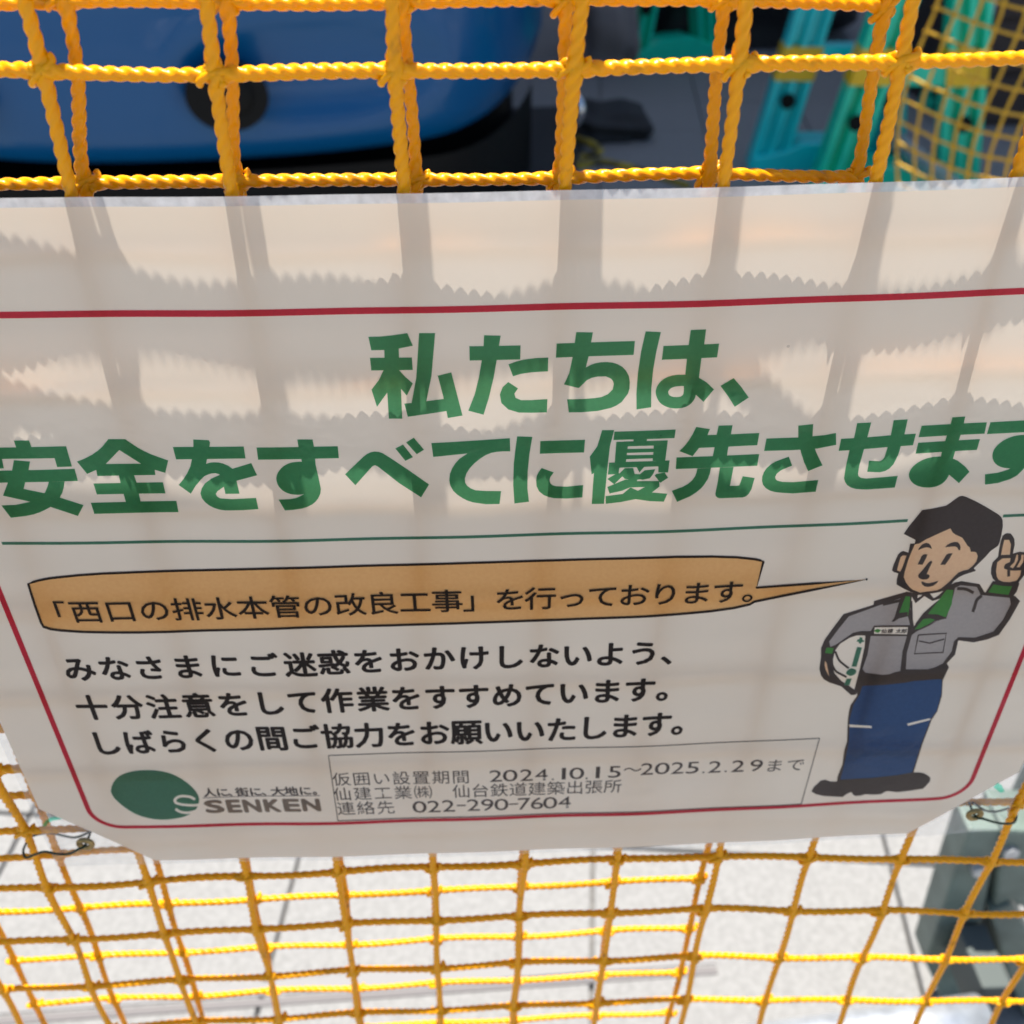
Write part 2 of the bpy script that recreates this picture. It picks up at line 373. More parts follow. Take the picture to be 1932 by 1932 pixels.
def net(root, grid, m, r, step, nside, kn_me, lobes=3, twist=0.0125, row_ext=0.02, kscale=1.0):
    # grid: array rows x cols x 3 of the knots; every cord a part, every knot a part
    nr, nc, _ = grid.shape
    def cord(pts, off):
        Pk = np.array(pts)
        L = np.concatenate([[0], np.cumsum(np.linalg.norm(np.diff(Pk, axis=0), axis=1))])
        cs = smooth_path(Pk, 24); Ls = np.concatenate([[0], np.cumsum(np.linalg.norm(np.diff(cs, axis=0), axis=1))])
        s = np.arange(0, Ls[-1], step)
        P = np.stack([np.interp(s, Ls, cs[:, k]) for k in range(3)], 1)
        ks = Ls[::24]
        dist = np.min(np.abs(s[:, None]-ks[None, :]), axis=1)
        sw = 1 + 0.28*np.exp(-(dist/0.0042)**2) + 0.03*np.sin(s*90+off)
        P[:, 1] += 0.0006*np.sin(s*70+off*3); P[:, 0] += 0.0004*np.sin(s*55+off*5); P[:, 2] += 0.0004*np.sin(s*61+off*2)
        sw = sw*(1 + 0.04*np.interp(s, np.linspace(0, s[-1], 40), [random.uniform(-1, 1) for _ in range(40)]))
        if step < 0.002: sw = sw*np.interp(P[:, 2]-RZ, [-0.30, -0.14, -0.10], [0.86, 0.88, 1.0])
        me = tube_mesh('cord', P, r, nside, True, lobes, twist*random.uniform(0.9, 1.12), off, sw)
        link('cord', me, m, root)
    for j in range(nc):
        pts = grid[:, j].copy(); pts[:, 1] -= r*0.2; cord(pts, j*1.7)
    for i in range(nr):
        pts = grid[i].copy(); pts[:, 1] += r*0.2; cord(pts, i*2.3+1)
    for i in range(nr):
        for j in range(nc):
            o = link('knot', kn_me, None, root); o.location = tuple(grid[i, j]); o.scale = (kscale,)*3
            o.rotation_euler = (random.uniform(-.3, .3), random.uniform(-.4, .4), random.uniform(-.3, .3))

KN = knot_mesh(); KN.materials.append(YELLOW)
# front layer: columns given at three heights, rows evenly pitched
zt, zb = 0.180, -0.175
ctop = np.array([-303, -259, -216, -172.5, -127.5, -82.5, -36.5, 8.5, 51, 93, 134, 177, 221, 264, 307])*1e-3
cbot = np.array([-319, -274, -228, -182, -136, -92, -47, -5, 40, 87, 131, 176, 221, 266, 311])*1e-3
rowz = [0.268, 0.2270, 0.1815, 0.1352, 0.0907, 0.046, 0.002, -0.042, -0.0864, -0.1308, -0.1752, -0.220, -0.2645, -0.309, -0.353, -0.398]
sag_x = np.array([-0.30, -0.226, -0.181, -0.135, -0.091, -0.047, -0.005, 0.041, 0.087, 0.13, 0.175, 0.219, 0.30])
sag_z = np.array([-7.5, -6, -4, -2.5, -1, -.5, .3, .8, .5, -3, -7, -11, -18])*1e-3
G = np.zeros((len(rowz), len(ctop), 3))
for i, z in enumerate(rowz):
    t = (z-zb)/(zt-zb)
    for j in range(len(ctop)):
        x = cbot[j] + (ctop[j]-cbot[j])*t
        if i <= 1: x = ctop[j] + (0.0, 0.0, 0.0, 0.001, 0.0023, 0.0025, 0.0022, 0.005, -0.0014, 0.0005, 0.0, 0.0, 0.0, 0.0, 0.0)[j]
        sag = np.interp(x, sag_x, sag_z)*min(1, max(0, (0.12-z)/0.28))
        if i == 2 and j < 5: sag += 0.0012
        d = sheet_d(max(-.215, min(.215, x)), max(-.15, min(.15, z)))
        base = d + 0.0040 if -0.13 < z < 0.16 else max(d + 0.0042, 0.0065)
        if z < -0.10: base = max(base, min(0.0108, 0.0050 + (-0.08-z)*0.10))
        if z > 0.2: base = 0.0072
        if i == 2: base = 0.0032 + max(0, d)
        G[i, j] = (x + random.uniform(-.0006, .0006), base, z + sag + RZ)
G[0, :, 1] = 0.032; G[0, :, 2] = 0.2665+RZ
net_a = empty('safety_net', (0, 0, 0), 'front layer of knotted yellow cord netting directly behind the sign', 'safety net', 'layers of yellow netting on the barricade')
net(net_a, G, YELLOW, 0.00198, 0.0008, 14, KN)
# rear layer, ends part way across on the right
bt = np.array([-252, -208, -165, -122, -80, -36, 6, 48.5, 94])*1e-3
bb = np.array([-270, -226, -182, -139, -94, -49, -5.5, 40, 84])*1e-3
browz = [0.300, 0.282, 0.1955, 0.1495, 0.104, 0.059, 0.014, -0.031, -0.076, -0.121, -0.166, -0.211, -0.256, -0.3005, -0.345, -0.39]
G2 = np.zeros((len(browz), len(bt), 3))
for i, z in enumerate(browz):
    t = (z+0.215)/(0.172+0.215)
    for j in range(len(bt)):
        x = bb[j] + (bt[j]-bb[j])*t
        y = 0.0158 + min(0.0052, max(0, (0.10-z))*0.03)
        zz = z + (x+0.05)*0.012*(1 if z > 0 else 1.8)
        if i <= 1: x = ctop[int(np.argmin(abs(ctop-bt[j])))] + 0.0012
        if z > 0.1:
            zz = z + [0, 0, .001, .001, .0003, 0, -.0005, -.001, -.0055][j]
            if j == 8: y += 0.011
            if j == 7: y += 0.002
            if i == 3: x += (-0.004 if j < 5 else 0.0015)
        G2[i, j] = (x + random.uniform(-.0006, .0006), y, zz + RZ)
G2[0, :, 1] = 0.060; G2[0, :, 2] = 0.275+RZ
G2[1, :, 1] = 0.0185
net_b = empty('safety_net', (0, 0, 0), 'rear layer of knotted yellow netting, its free edge ending before the right side', 'safety net', 'layers of yellow netting on the barricade')
net(net_b, G2, YELLOW, 0.00188, 0.0008, 14, KN, kscale=0.95)

# ------------------------------------------------------------------ the sign
sign = empty('notice_sign', (0, 0, ZS), 'laminated white notice with green Japanese headline, orange speech bubble and worker drawing', 'sign')
def bend(me_bm, off):
    for v in me_bm.verts:
        u, q = v.co.x, v.co.y
        v.co = Vector((u, sheet_d(u, q) - off, q))
def grid_cut(bm, step=0.005, lo=-0.22, hi=0.22, nrm=(1, 0, 0)):
    xs = [v.co.x for v in bm.verts] if nrm[0] else [v.co.y for v in bm.verts]
    if not xs: return
    a, b = min(xs), max(xs); k = math.ceil(a/step)
    while k*step < b:
        c = (k*step, 0, 0) if nrm[0] else (0, k*step, 0)
        bmesh.ops.bisect_plane(bm, geom=bm.verts[:]+bm.edges[:]+bm.faces[:], plane_co=c, plane_no=nrm, dist=1e-7); k += 1
def arrange(polys):
    """polys: list of (key, [(u,v)..]) painted in order; returns {key: [triangles]} with every spot given to the last one over it"""
    V, F = [], []
    for key, p in polys:
        a = sum(p[i][0]*p[(i+1) % len(p)][1]-p[(i+1) % len(p)][0]*p[i][1] for i in range(len(p)))
        if a < 0: p = p[::-1]
        s = len(V); V += [Vector(q)*1000 for q in p]; F.append(list(range(s, s+len(p))))
    v, e, f, ov, oe, of = delaunay_2d_cdt(V, [], F, 1, 1e-5)
    out = {}
    for t, src in zip(f, of):
        if not src: continue
        out.setdefault(polys[max(src)][0], []).append([(v[i][0]/1000, v[i][1]/1000) for i in t])
    return out
def islands(tris):
    key = lambda p: (round(p[0], 6), round(p[1], 6)); par = {}
    def find(a):
        while par[a] != a: par[a] = par[par[a]]; a = par[a]
        return a
    for t in tris:
        for p in t: par.setdefault(key(p), key(p))
        for p in t[1:]: par[find(key(p))] = find(key(t[0]))
    g = {}
    for t in tris: g.setdefault(find(key(t[0])), []).append(t)
    return list(g.values())
def sheet_part(name, tris, off, m, label=None, parent=sign, cut=True):
    bm = bmesh.new(); idx = {}
    for t in tris:
        vs = []
        for p in t:
            k = (round(p[0], 7), round(p[1], 7))
            if k not in idx: idx[k] = bm.verts.new((p[0], p[1], 0))
            if idx[k] not in vs: vs.append(idx[k])
        if len(vs) >= 3:
            try: bm.faces.new(vs)
            except ValueError: pass
    if cut: grid_cut(bm)
    bmesh.ops.triangulate(bm, faces=bm.faces[:])
    bend(bm, off)
    for f in bm.faces:
        f.normal_update()
        if f.normal.y > 0: f.normal_flip()
    me = bpy.data.meshes.new(name); bm.to_mesh(me); bm.free()
    o = link(name, me, m, parent, smooth=True)
    if label: o['label'] = label
    return o

H2, W2 = 0.1485, 0.210
cl0 = uv(67.3, 1526.4); cl1 = uv(291, 1619.0); cr1 = uv(1714, 1567); cr0 = uv(1898, 1470)
kx, kz = 0.052, 0.030
kzl = cl0[1]; kzr = cr0[1]
paper_poly = [(cl1[0], -H2), (cr1[0], -H2), (min(W2, cr0[0]), cr0[1]), (W2, cr0[1]+0.004), (W2, H2-kz), (W2-kx, H2), (-W2+kx, H2), (-W2, H2-kz), (-W2, cl0[1]+0.003), (max(-W2, cl0[0]), cl0[1])]
def round_rect(w, h, r, n=8):
    out = []
    for cx, cyy, a0 in ((w-r, -h+r, -90), (w-r, h-r, 0), (-w+r, h-r, 90), (-w+r, -h+r, 180)):
        for k in range(n+1):
            a = R(a0+90*k/n); out.append((cx+r*math.cos(a), cyy+r*math.sin(a)))
    return out
film_poly = round_rect(0.2135, 0.1512, 0.004)
ar = arrange([('film', film_poly), ('paper', paper_poly)])
sheet_part('paper', ar['paper'], 0, PAPER, 'white printed sheet')
def by_part(tris, test): return [t for t in tris if test(sum(p[0] for p in t)/3, sum(p[1] for p in t)/3)]
film_lo = [(-0.3, -0.3), (0.3, -0.3), (0.3, 0.1), (-0.3, 0.1)]
ar2 = arrange([('film', film_poly), ('lo', [(-0.2135, -0.1512+1e-5), (0.2135, -0.1512+1e-5), (0.2135, 0.10), (-0.2135, 0.10)]), ('paper', paper_poly)])
sheet_part('clear_film', ar2['lo'], 0, FILM, 'clear plastic corners and lower margin')
for g in islands(ar2['film']): sheet_part('film_edge', g, 0, MILKY, 'milky sealed upper edge of the plastic')

MARKS = True
# ---- strokes and outlines, traced in enlargements of the photograph
def cr_closed(pts, k=6):
    return [tuple(p) for p in smooth_path(pts, k)]
def stroke(pts, w_, closed=False, k=8, curved=True):
    wx, wy = (w_ if isinstance(w_, tuple) else (w_, w_))
    P = smooth_path(pts, k) if curved and len(pts) > 2 else np.array(pts, float)
    Q = P/np.array([wx, wy]); T = np.gradient(Q, axis=0)
    if closed: T[0] = T[-1] = (Q[1]-Q[-2])
    T /= np.linalg.norm(T, axis=1)[:, None]; N = np.stack([-T[:, 1], T[:, 0]], 1)*0.5
    a = (Q+N)*np.array([wx, wy]); b = (Q-N)*np.array([wx, wy])
    return [[tuple(a[i]), tuple(a[i+1]), tuple(b[i+1]), tuple(b[i])] for i in range(len(a)-1)]
def pl(s): 
    v = [float(x) for x in s.replace(',', ' ').split()]; return list(zip(v[::2], v[1::2]))
def tr(block, ox, oy, s):
    """block: lines 'KEY P x,y ...' | 'KEY S w x,y ...' | 'KEY C wx wy x,y ...' -> painted polygons on the sheet"""
    out = []
    for ln in block.strip().splitlines():
        ln = ln.strip()
        if not ln: continue
        key, kind, rest = ln.split(None, 2)
        if kind == 'P': ps = [pl(rest)]
        elif kind == 'Q':
            q = pl(rest); ps = [cr_closed(q + [q[0]], 6)[:-1]]
        elif kind == 'S':
            w_, r2 = rest.split(None, 1); ps = stroke(pl(r2), float(w_), curved=False)
            q = pl(r2); wv = float(w_)/2
            for (x, y) in q[1:-1]: ps.append([(x+wv*math.cos(a), y+wv*math.sin(a)) for a in np.linspace(0, 2*math.pi, 9)[:-1]])
        else:
            wx, wy, r2 = rest.split(None, 2); q = pl(r2)
            ps = stroke(q, (float(wx), float(wy)), closed=(q[0] == q[-1]))
        for p in ps: out.append((key, [uvq(ox+x/s, oy+y/s) for x, y in p]))
    return out

HEAD = {}
HEAD['a'] = (1060, 960, 3.22, ["""
g P 90,110 200,108 300,98 460,75 512,195 375,222 240,235 118,238
g P 240,200 378,200 385,430 400,610 412,888 285,888 270,640 245,430
g P 105,310 503,307 512,425 118,430
g P 235,425 190,520 120,612 172,775 270,638 330,600 402,606 455,668 512,553 440,490 385,430
g P 572,75 725,75 690,480 640,725 500,745 545,500
g P 432,745 500,740 640,722 810,700 835,815 640,845 465,870
g P 750,480 878,448 985,858 845,882 830,800 800,670""", """
g P 1190,95 1348,100 1330,200 1310,330 1280,500 1235,690 1185,850 1040,812 1100,660 1140,500 1170,320 1185,200
g P 1050,200 1537,192 1533,325 1053,335
g P 1422,372 1490,347 1560,328 1680,312 1800,308 1797,438 1640,447 1540,462 1465,485
g P 1420,540 1512,600 1478,650 1490,690 1540,712 1640,712 1792,702 1787,828 1640,832 1520,830 1420,800 1355,740 1340,660 1365,590"""])
HEAD['b'] = (1640, 960, 3.22, ["""
g P 198,66 357,68 340,160 315,300 290,400 235,580 220,597 82,563 130,460 165,300 185,160
g P 12,175 757,150 743,282 5,308
g P 290,402 335,378 380,362 435,352 490,350 545,356 590,370 635,395 670,430 698,480 708,540 705,600 690,650 630,730 580,763 530,785 400,815 250,827 128,828 112,705 250,702 380,692 440,682 500,655 545,610 555,558 548,530 530,508 480,486 400,488 345,500 300,522 225,595 180,540""", """
g P 858,58 1003,65 960,250 930,420 912,600 910,780 772,800 770,650 785,450 815,250
g P 1028,197 1557,175 1537,305 1012,328
g P 1287,45 1433,40 1415,180 1388,320 1365,500 1400,520 1440,545 1508,610 1408,728 1335,660 1215,575 1235,470 1250,320 1268,180
g C 118 108 1290,528 1220,524 1150,527 1090,542 1040,576 1013,632 1035,695 1090,729 1160,737 1225,722 1268,680 1280,620 1280,530""", """
g P 1570,577 1695,502 1770,590 1838,687 1705,775 1640,672"""])
HEAD['c'] = (0, 1270, 3.22, ["""
g P 133,98 278,98 300,160 155,165
g P -130,167 630,152 685,345 545,350 520,265 -110,274
g P -150,167 5,200 38,362 -100,366
g P -120,387 710,367 742,482 -90,500
g P 133,285 287,298 270,390 240,500 225,558 420,598 570,640 795,712 742,815 485,730 290,680 30,622 75,500 115,390
g P 465,490 615,487 608,540 595,590 570,640 530,690 480,730 430,757 380,780 320,800 250,815 105,832 15,715 150,710 290,680 340,662 390,630 430,590 455,530""", """
g P 1030,85 1190,85 1135,188 1005,322 920,375 830,415 733,298 810,268 880,230 930,195 970,160
g P 1190,85 1250,125 1310,165 1370,198 1440,230 1600,288 1572,405 1470,375 1345,320 1135,188 1060,130
g P 905,322 1465,318 1478,425 928,435
g P 1130,425 1275,425 1300,500 1340,690 1200,690 1150,510
g P 890,507 1550,495 1575,600 922,610
g P 865,690 1678,672 1698,778 898,795"""])
HEAD['d'] = (500, 1270, 3.22, ["""
g P 35,160 708,155 725,268 65,277
g P 228,88 375,95 388,115 380,170 350,320 300,450 205,603 90,520 135,465 170,410 200,345 215,280 230,160
g P 350,320 390,308 430,305 470,307 510,316 560,337 600,365 640,480 668,603 535,605 520,540 500,440 475,418 440,408 400,411 365,422 330,440 295,475 260,520 280,420
g P 595,368 780,312 835,428 640,480 560,510 500,550 460,578 442,605 455,630 485,648 600,655 825,643 848,750 700,760 600,762 530,762 480,755 425,738 380,715 340,683 310,645 297,600 310,550 340,505 400,460 500,415""", """
g P 830,165 1602,152 1613,265 845,280
g P 1218,88 1363,88 1380,180 1392,330 1420,450 1442,560 1436,605 1418,645 1392,678 1360,705 1310,730 1260,745 1180,757 1100,762 1040,660 1150,655 1200,646 1240,630 1285,605 1285,450 1260,290 1230,170
g C 128 92 1330,352 1270,346 1215,347 1165,357 1120,385 1088,430 1084,475 1105,522 1150,555 1210,567 1270,560 1320,530 1345,470 1330,352"""])
HEAD['e'] = (1000, 1250, 3.22, ["""
g P 62,483 200,350 240,312 270,290 305,274 340,267 380,270 415,281 480,320 660,440 860,580 785,702 580,570 400,430 370,407 345,397 325,405 300,430 160,587
g P 540,238 612,200 707,320 635,355
g P 643,180 715,135 812,250 743,292""", """
g P 882,187 1628,140 1632,265 1560,265 1500,270 1450,280 1400,300 1345,335 1290,380 1250,422 1218,470 1200,520 1203,560 1220,590 1255,617 1300,635 1400,642 1545,643 1530,765 1400,768 1280,750 1225,733 1180,710 1130,678 1090,640 1062,590 1052,540 1058,480 1080,425 1110,378 1150,335 1225,285 900,318"""])
HEAD['f'] = (1500, 1230, 3.22, ["""
g P 88,187 232,192 205,350 188,520 185,680 200,808 62,825 50,650 55,450 72,300
g P 308,233 733,220 723,340 303,352
g P 320,488 435,530 402,575 395,605 405,635 425,652 460,662 560,665 715,650 707,767 560,778 440,775 385,764 340,745 295,708 272,660 268,600 275,560 290,530""", """
g P 895,128 1010,128 970,280 950,450 930,650 912,828 797,830 808,650 818,535 795,548 778,380 850,280
g P 1012,143 1595,122 1583,203 1003,222
g P 1200,200 1325,200 1318,240 1190,240
g P 1030,240 1145,237 1120,440 1015,440
g P 1390,230 1520,225 1495,420 1375,420
g P 1100,236 1450,228 1450,272 1100,283
g P 1100,308 1420,302 1420,335 1100,345
g P 1100,368 1400,362 1400,395 1100,405
g P 1100,430 1400,422 1395,470 1060,485
g P 962,437 1537,415 1522,530 1430,530 1430,472 1060,485 1050,545 950,550
g P 945,592 1040,535 1110,545 1010,642
g P 1110,490 1190,488 1205,545 1300,548 1350,580 1230,600 1225,615 1110,590 1060,540
g P 1220,472 1300,472 1250,530
g P 1300,510 1400,500 1380,545 1350,585 1280,600 1230,590 1240,560
g P 1410,545 1490,530 1522,580 1450,628 1430,605 1395,560
g P 945,668 1115,598 1200,600 1160,672 1080,705 965,730
g P 1120,598 1215,612 1440,612 1440,665 1303,668 1165,672 1130,650
g P 1090,735 1165,672 1235,705 1303,668 1440,665 1370,720 1290,760 1205,785 1070,812 930,828 928,755
g P 1200,700 1300,715 1515,732 1482,808 1350,803 1205,783"""])
HEAD['g'] = (2000, 1220, 3.22, ["""
g P 180,130 310,150 285,210 210,325 145,408 20,360 65,315 105,265 145,200
g P 230,210 780,188 760,303 190,330
g P 392,118 525,113 510,200 480,350 470,420 335,420 355,320 375,200
g P -7,420 778,388 760,498 -15,530
g P 190,525 320,518 310,570 290,625 260,672 225,715 180,752 120,790 -2,842 -52,737 50,700 100,672 140,638 168,600 182,565
g P 405,515 535,510 500,690 560,690 590,685 622,598 735,615 705,720 680,765 655,788 620,800 400,808 378,800 365,785 362,765 385,650""", """
g P 848,240 1150,230 1290,218 1400,208 1508,187 1510,300 1330,335 1100,350 825,358
g P 1150,118 1292,103 1285,220 1298,300 1320,370 1380,495 1243,550 1205,465 1175,370 1150,230
g P 1060,412 1092,497 1030,522 980,545 945,575 930,605 935,625 950,640 1000,652 1100,655 1340,635 1315,745 1100,762 980,755 925,748 880,735 840,710 815,680 805,640 808,600 823,560 850,520 885,488 930,460"""])
HEAD['h'] = (2424, 1200, 3.22, ["""
g P 192,307 440,293 680,272 903,258 875,368 640,385 410,405 168,422
g P 345,158 478,152 440,300 410,405 365,560 352,640 358,662 380,678 430,685 730,660 702,770 450,788 390,788 330,783 285,770 250,748 228,715 220,680 235,580 270,420 315,300
g P 692,130 825,122 795,260 755,390 738,450 715,500 688,550 650,590 610,613 560,625 440,620 458,515 560,520 585,507 603,485 630,400 665,270""", """
g P 958,183 1578,150 1555,258 928,292
g P 925,345 1512,310 1482,412 900,448
g P 1250,103 1372,95 1345,220 1290,380 1255,495 1300,515 1340,545 1380,580 1412,620 1312,728 1215,645 1130,560 1145,450 1190,300 1230,180
g C 125 102 1190,530 1130,527 1070,532 1010,548 950,580 910,620 900,660 925,697 980,717 1050,717 1110,695 1150,650 1175,590 1190,530""", """
g P 1612,150 2300,110 2290,225 1578,262
g C 115 90 1965,318 1910,316 1850,325 1790,348 1735,385 1697,430 1688,480 1710,520 1760,540 1820,538 1880,515 1925,465 1950,400 1965,318
g P 1960,60 2085,60 2040,300 2000,480 1965,545 1920,600 1865,655 1800,690 1680,728 1560,742 1560,645 1680,630 1780,600 1850,550 1900,470 1930,300"""])
for k in sorted(HEAD):
    ox, oy, s, chars = HEAD[k]
    for blk in chars:
        a_ = arrange(tr(blk, ox, oy, s))
        sheet_part('headline_character', a_['g'], 0.00015, INK['green'])

# ---- border lines
def hline(v, u0, u1, th): return [(u0, v-th/2), (u1, v-th/2), (u1, v+th/2), (u0, v+th/2)]
rr_o, ri_w = [], 0.0
def ring(w_, vt, vb, r, th, n=10):
    def rr(e):
        out = []; rad = r+e
        for cx, cyy, a0 in ((w_-r, vb+r, -90), (w_-r, vt-r, 0), (-w_+r, vt-r, 90), (-w_+r, vb+r, 180)):
            for k in range(n+1):
                a = R(a0+90*k/n); out.append((cx+rad*math.cos(a), cyy+rad*math.sin(a)))
        return out
    A, B = rr(th/2), rr(-th/2); m_ = len(A)
    return [[A[i], A[(i+1) % m_], B[(i+1) % m_], B[i]] for i in range(m_)]
tris = []
for p in ring(0.18965, 0.11685, -0.12419, 0.0125, 0.0021): tris.append(p)
a_ = arrange([('r', p) for p in tris]); sheet_part('red_border', a_['r'], 0.00015, INK['red'])
g0, g1, g2_ = uv(7, 1032.6)[0], uv(1713, 979)[0], uv(1894, 967.7)[0]
for aa, bb_ in ((g0, g1), (g2_, 0.1812)):
    sheet_part('green_rule', [hline(0.0322, aa, bb_, 0.00125)], 0.00015, INK['teal'])

# ---- speech bubble
BUB = pl("84,1724 98,1718 116,1713 145,1707 176,1703.5 230,1698 300,1693 399,1689 600,1683 800,1678 1000,1672.5 1200,1667 1400,1661 1650,1653.5 1900,1646.6 2000,1643.5 2100,1642.7 2177,1645 2229,1650.5 2245,1654 2254,1658 2234.6,1734.6 2400,1722.5 2559,1710 2400,1741 2227,1776 2214,1784 2165,1795 2100,1804 2000,1813 1900,1820 1650,1829.5 1400,1838 1150,1846 900,1852 700,1859 500,1865 400,1867 310,1866.6 240,1865 181,1861 150,1857 129,1850 122,1838 103,1785")
bub = [uvq(x, y) for x, y in BUB]
sheet_part('speech_bubble', arrange([('o', bub)])['o'], 0.00012, INK['orange'])
bo = stroke(BUB + [BUB[0]], 7.0, closed=True, curved=False)
sheet_part('bubble_outline', arrange([('k', [uvq(x, y) for x, y in p]) for p in bo] +
    [('k', [uvq(x+3.3*math.cos(a), y+3.3*math.sin(a)) for a in np.linspace(0, 6.283, 9)[:-1]]) for x, y in BUB])['k'], 0.00022, INK['black'])
# ---- thin box round the dates
BX = pl("970,2230.4 2420,2179.4 2366,2374 998,2423")
bo = []
for i in range(4): bo += stroke([BX[i], BX[(i+1) % 4]], 2.6, curved=False)
sheet_part('date_box', arrange([('k', [uvq(x, y) for x, y in p]) for p in bo])['k'], 0.00015, INK['charcoal'])

# ---- lettering in type
fc = {}
def glyph(ch, bold):
    if (ch, bold) in fc: return fc[(ch, bold)]
    c = bpy.data.curves.new('g', 'FONT'); c.body = ch; c.offset = bold; c.resolution_u = 3
    o = bpy.data.objects.new('g', c); COL.objects.link(o)
    dg = bpy.context.evaluated_depsgraph_get(); e = o.evaluated_get(dg); me = e.to_mesh()
    V = [(v.co.x, v.co.y) for v in me.vertices]; F = [list(p.vertices) for p in me.polygons]
    e.to_mesh_clear(); bpy.data.objects.remove(o); bpy.data.curves.remove(c)
    fc[(ch, bold)] = (V, F); return fc[(ch, bold)]
def fatten(tris, e):
    if e <= 1e-6: return tris
    T = np.array(tris)*1000.0
    T = np.concatenate([T] + [T + np.array([math.cos(k*math.pi/3+.26), math.sin(k*math.pi/3+.26)])*e*1000 for k in range(6)])
    d1, d2 = T[:, 1]-T[:, 0], T[:, 2]-T[:, 0]; A = d1[:, 0]*d2[:, 1]-d1[:, 1]*d2[:, 0]
    T = T[np.abs(A) > 2e-5]; A = A[np.abs(A) > 2e-5]; T[A < 0] = T[A < 0][:, ::-1]
    E_ = []; 
    for i in range(len(T)): E_ += [(3*i, 3*i+1), (3*i+1, 3*i+2), (3*i+2, 3*i)]
    v, _, f, _, _, _ = delaunay_2d_cdt([Vector(p) for p in T.reshape(-1, 2)], E_, [], 0, 1e-4, False)
    v = np.array([tuple(q) for q in v]); f = np.array([tuple(q) for q in f]); C = v[f].mean(1)
    keep = np.zeros(len(C), bool); a, b, c = T[:, 0], T[:, 1], T[:, 2]
    for i in range(len(C)):
        p = C[i]
        def cr(o, q): return (q[:, 0]-o[:, 0])*(p[1]-o[:, 1])-(q[:, 1]-o[:, 1])*(p[0]-o[:, 0])
        keep[i] = bool(np.any((cr(a, b) >= 0) & (cr(b, c) >= 0) & (cr(c, a) >= 0)))
    return [[tuple(v[i]/1000) for i in t] for t in f[keep]]
def letter_fit(ch, x0, x1, y0, y1, e=0.0):
    V, F = glyph(ch, 0.0); xs = [p[0] for p in V]; ys = [p[1] for p in V]
    ua, vb = uvq((x0+x1)/2-(x1-x0)/2, (y0+y1)/2)[0], uvq((x0+x1)/2, y1)[1]
    ub, vt = uvq((x0+x1)/2+(x1-x0)/2, (y0+y1)/2)[0], uvq((x0+x1)/2, y0)[1]
    a, b, c, d = min(xs), max(xs), min(ys), max(ys)
    W = [(ua+e+(p[0]-a)/(b-a)*(ub-ua-2*e), vb+e+(p[1]-c)/(d-c)*(vt-vb-2*e)) for p in V]
    return fatten([[W[i] for i in f] for f in F], e)
def letter_tris(ch, cx, cy3, wpx, hpx, bold, center_bbox=False, shear=0.0):
    V, F = glyph(ch, 0.0)
    if not F: return []
    u0, v0 = uvq(cx, cy3)
    ua, _ = uvq(cx-wpx/2, cy3); ub, _ = uvq(cx+wpx/2, cy3)
    _, va = uvq(cx, cy3-hpx/2); _, vb = uvq(cx, cy3+hpx/2)
    sx, sy = ub-ua, va-vb
    if center_bbox:
        xs = [p[0] for p in V]; mx_ = (min(xs)+max(xs))/2; my = 0.365
    else: mx_, my = 0.5, 0.38
    W = [(u0+((p[0]-mx_)+shear*(p[1]-my))*sx, v0+(p[1]-my)*sy) for p in V]
    return fatten([[W[i] for i in f] for f in F], bold*(sx+sy)/2)
def text_row(name, chars, anchors, w_, h_, bold, inkname, off=0.00015, center_bbox=False, shear=0.0, cb=''):
    """anchors: {index: (x, y)} in photograph pixels, the rest spaced between them; every character a part"""
    ks = sorted(anchors)
    for i, ch in enumerate(chars):
        if ch in ' \u3000': continue
        x = np.interp(i, ks, [anchors[k][0] for k in ks]); y = np.interp(i, ks, [anchors[k][1] for k in ks])
        if i > ks[-1]:
            a, b = anchors[ks[-2]], anchors[ks[-1]]; t = (i-ks[-1])/(ks[-1]-ks[-2]); x = b[0]+(b[0]-a[0])*t; y = b[1]+(b[1]-a[1])*t
        if i < ks[0]:
            a, b = anchors[ks[0]], anchors[ks[1]]; t = (ks[0]-i)/(ks[1]-ks[0]); x = a[0]-(b[0]-a[0])*t; y = a[1]-(b[1]-a[1])*t
        ws = w_
        t_ = letter_tris(ch, x, y, ws, h_, bold, center_bbox or ch in cb, shear)
        if t_: sheet_part(name, t_, off, INK[inkname])
k4 = lambda x, y: (x/1.932, 1600+y/1.932)
k5 = lambda x, y: (900+x/1.932, 1600+y/1.932)
k8 = lambda x, y: (1512+x/1.278, 2200+y/1.278)
text_row('bubble_character', '「西口の排水本管の改良工事」を行っております。',
         {1: k4(492, 397), 3: k4(882, 388), 7: k4(1630, 368), 12: k5(812, 335), 14: k5(1172, 326), 15: k5(1345, 320), 21: (2148, 1747)}, 98, 70, 0.011, 'black', 0.00032)
text_row('body_character', 'みなさまにご迷惑をおかけしないよう、',
         {0: k4(452, 725), 2: k4(855, 718), 4: k4(1285, 706), 6: k4(1712, 700), 7: k5(165, 688), 10: k5(765, 665), 13: k5(1365, 650), 15: k5(1745, 640)}, 98, 76, 0.030, 'black')
text_row('body_character', '十分注意をして作業をすすめています。',
         {0: k4(525, 945), 2: k4(930, 940), 5: k4(1535, 920), 7: k5(185, 905), 8: k5(388, 897), 12: k5(1155, 875), 15: k5(1722, 852)}, 98, 76, 0.030, 'black')
text_row('body_character', 'しばらくの間ご協力をお願いいたします。',
         {0: k4(600, 1148), 2: k4(985, 1138), 5: k4(1552, 1120), 7: k5(185, 1108), 11: k5(922, 1085), 14: k5(1465, 1070), 16: k5(1825, 1050)}, 96, 76, 0.030, 'black')
text_row('box_character', '仮囲い設置期間', {0: k5(210, 1353), 6: k5(890, 1340)}, 56, 42, 0, 'charcoal')
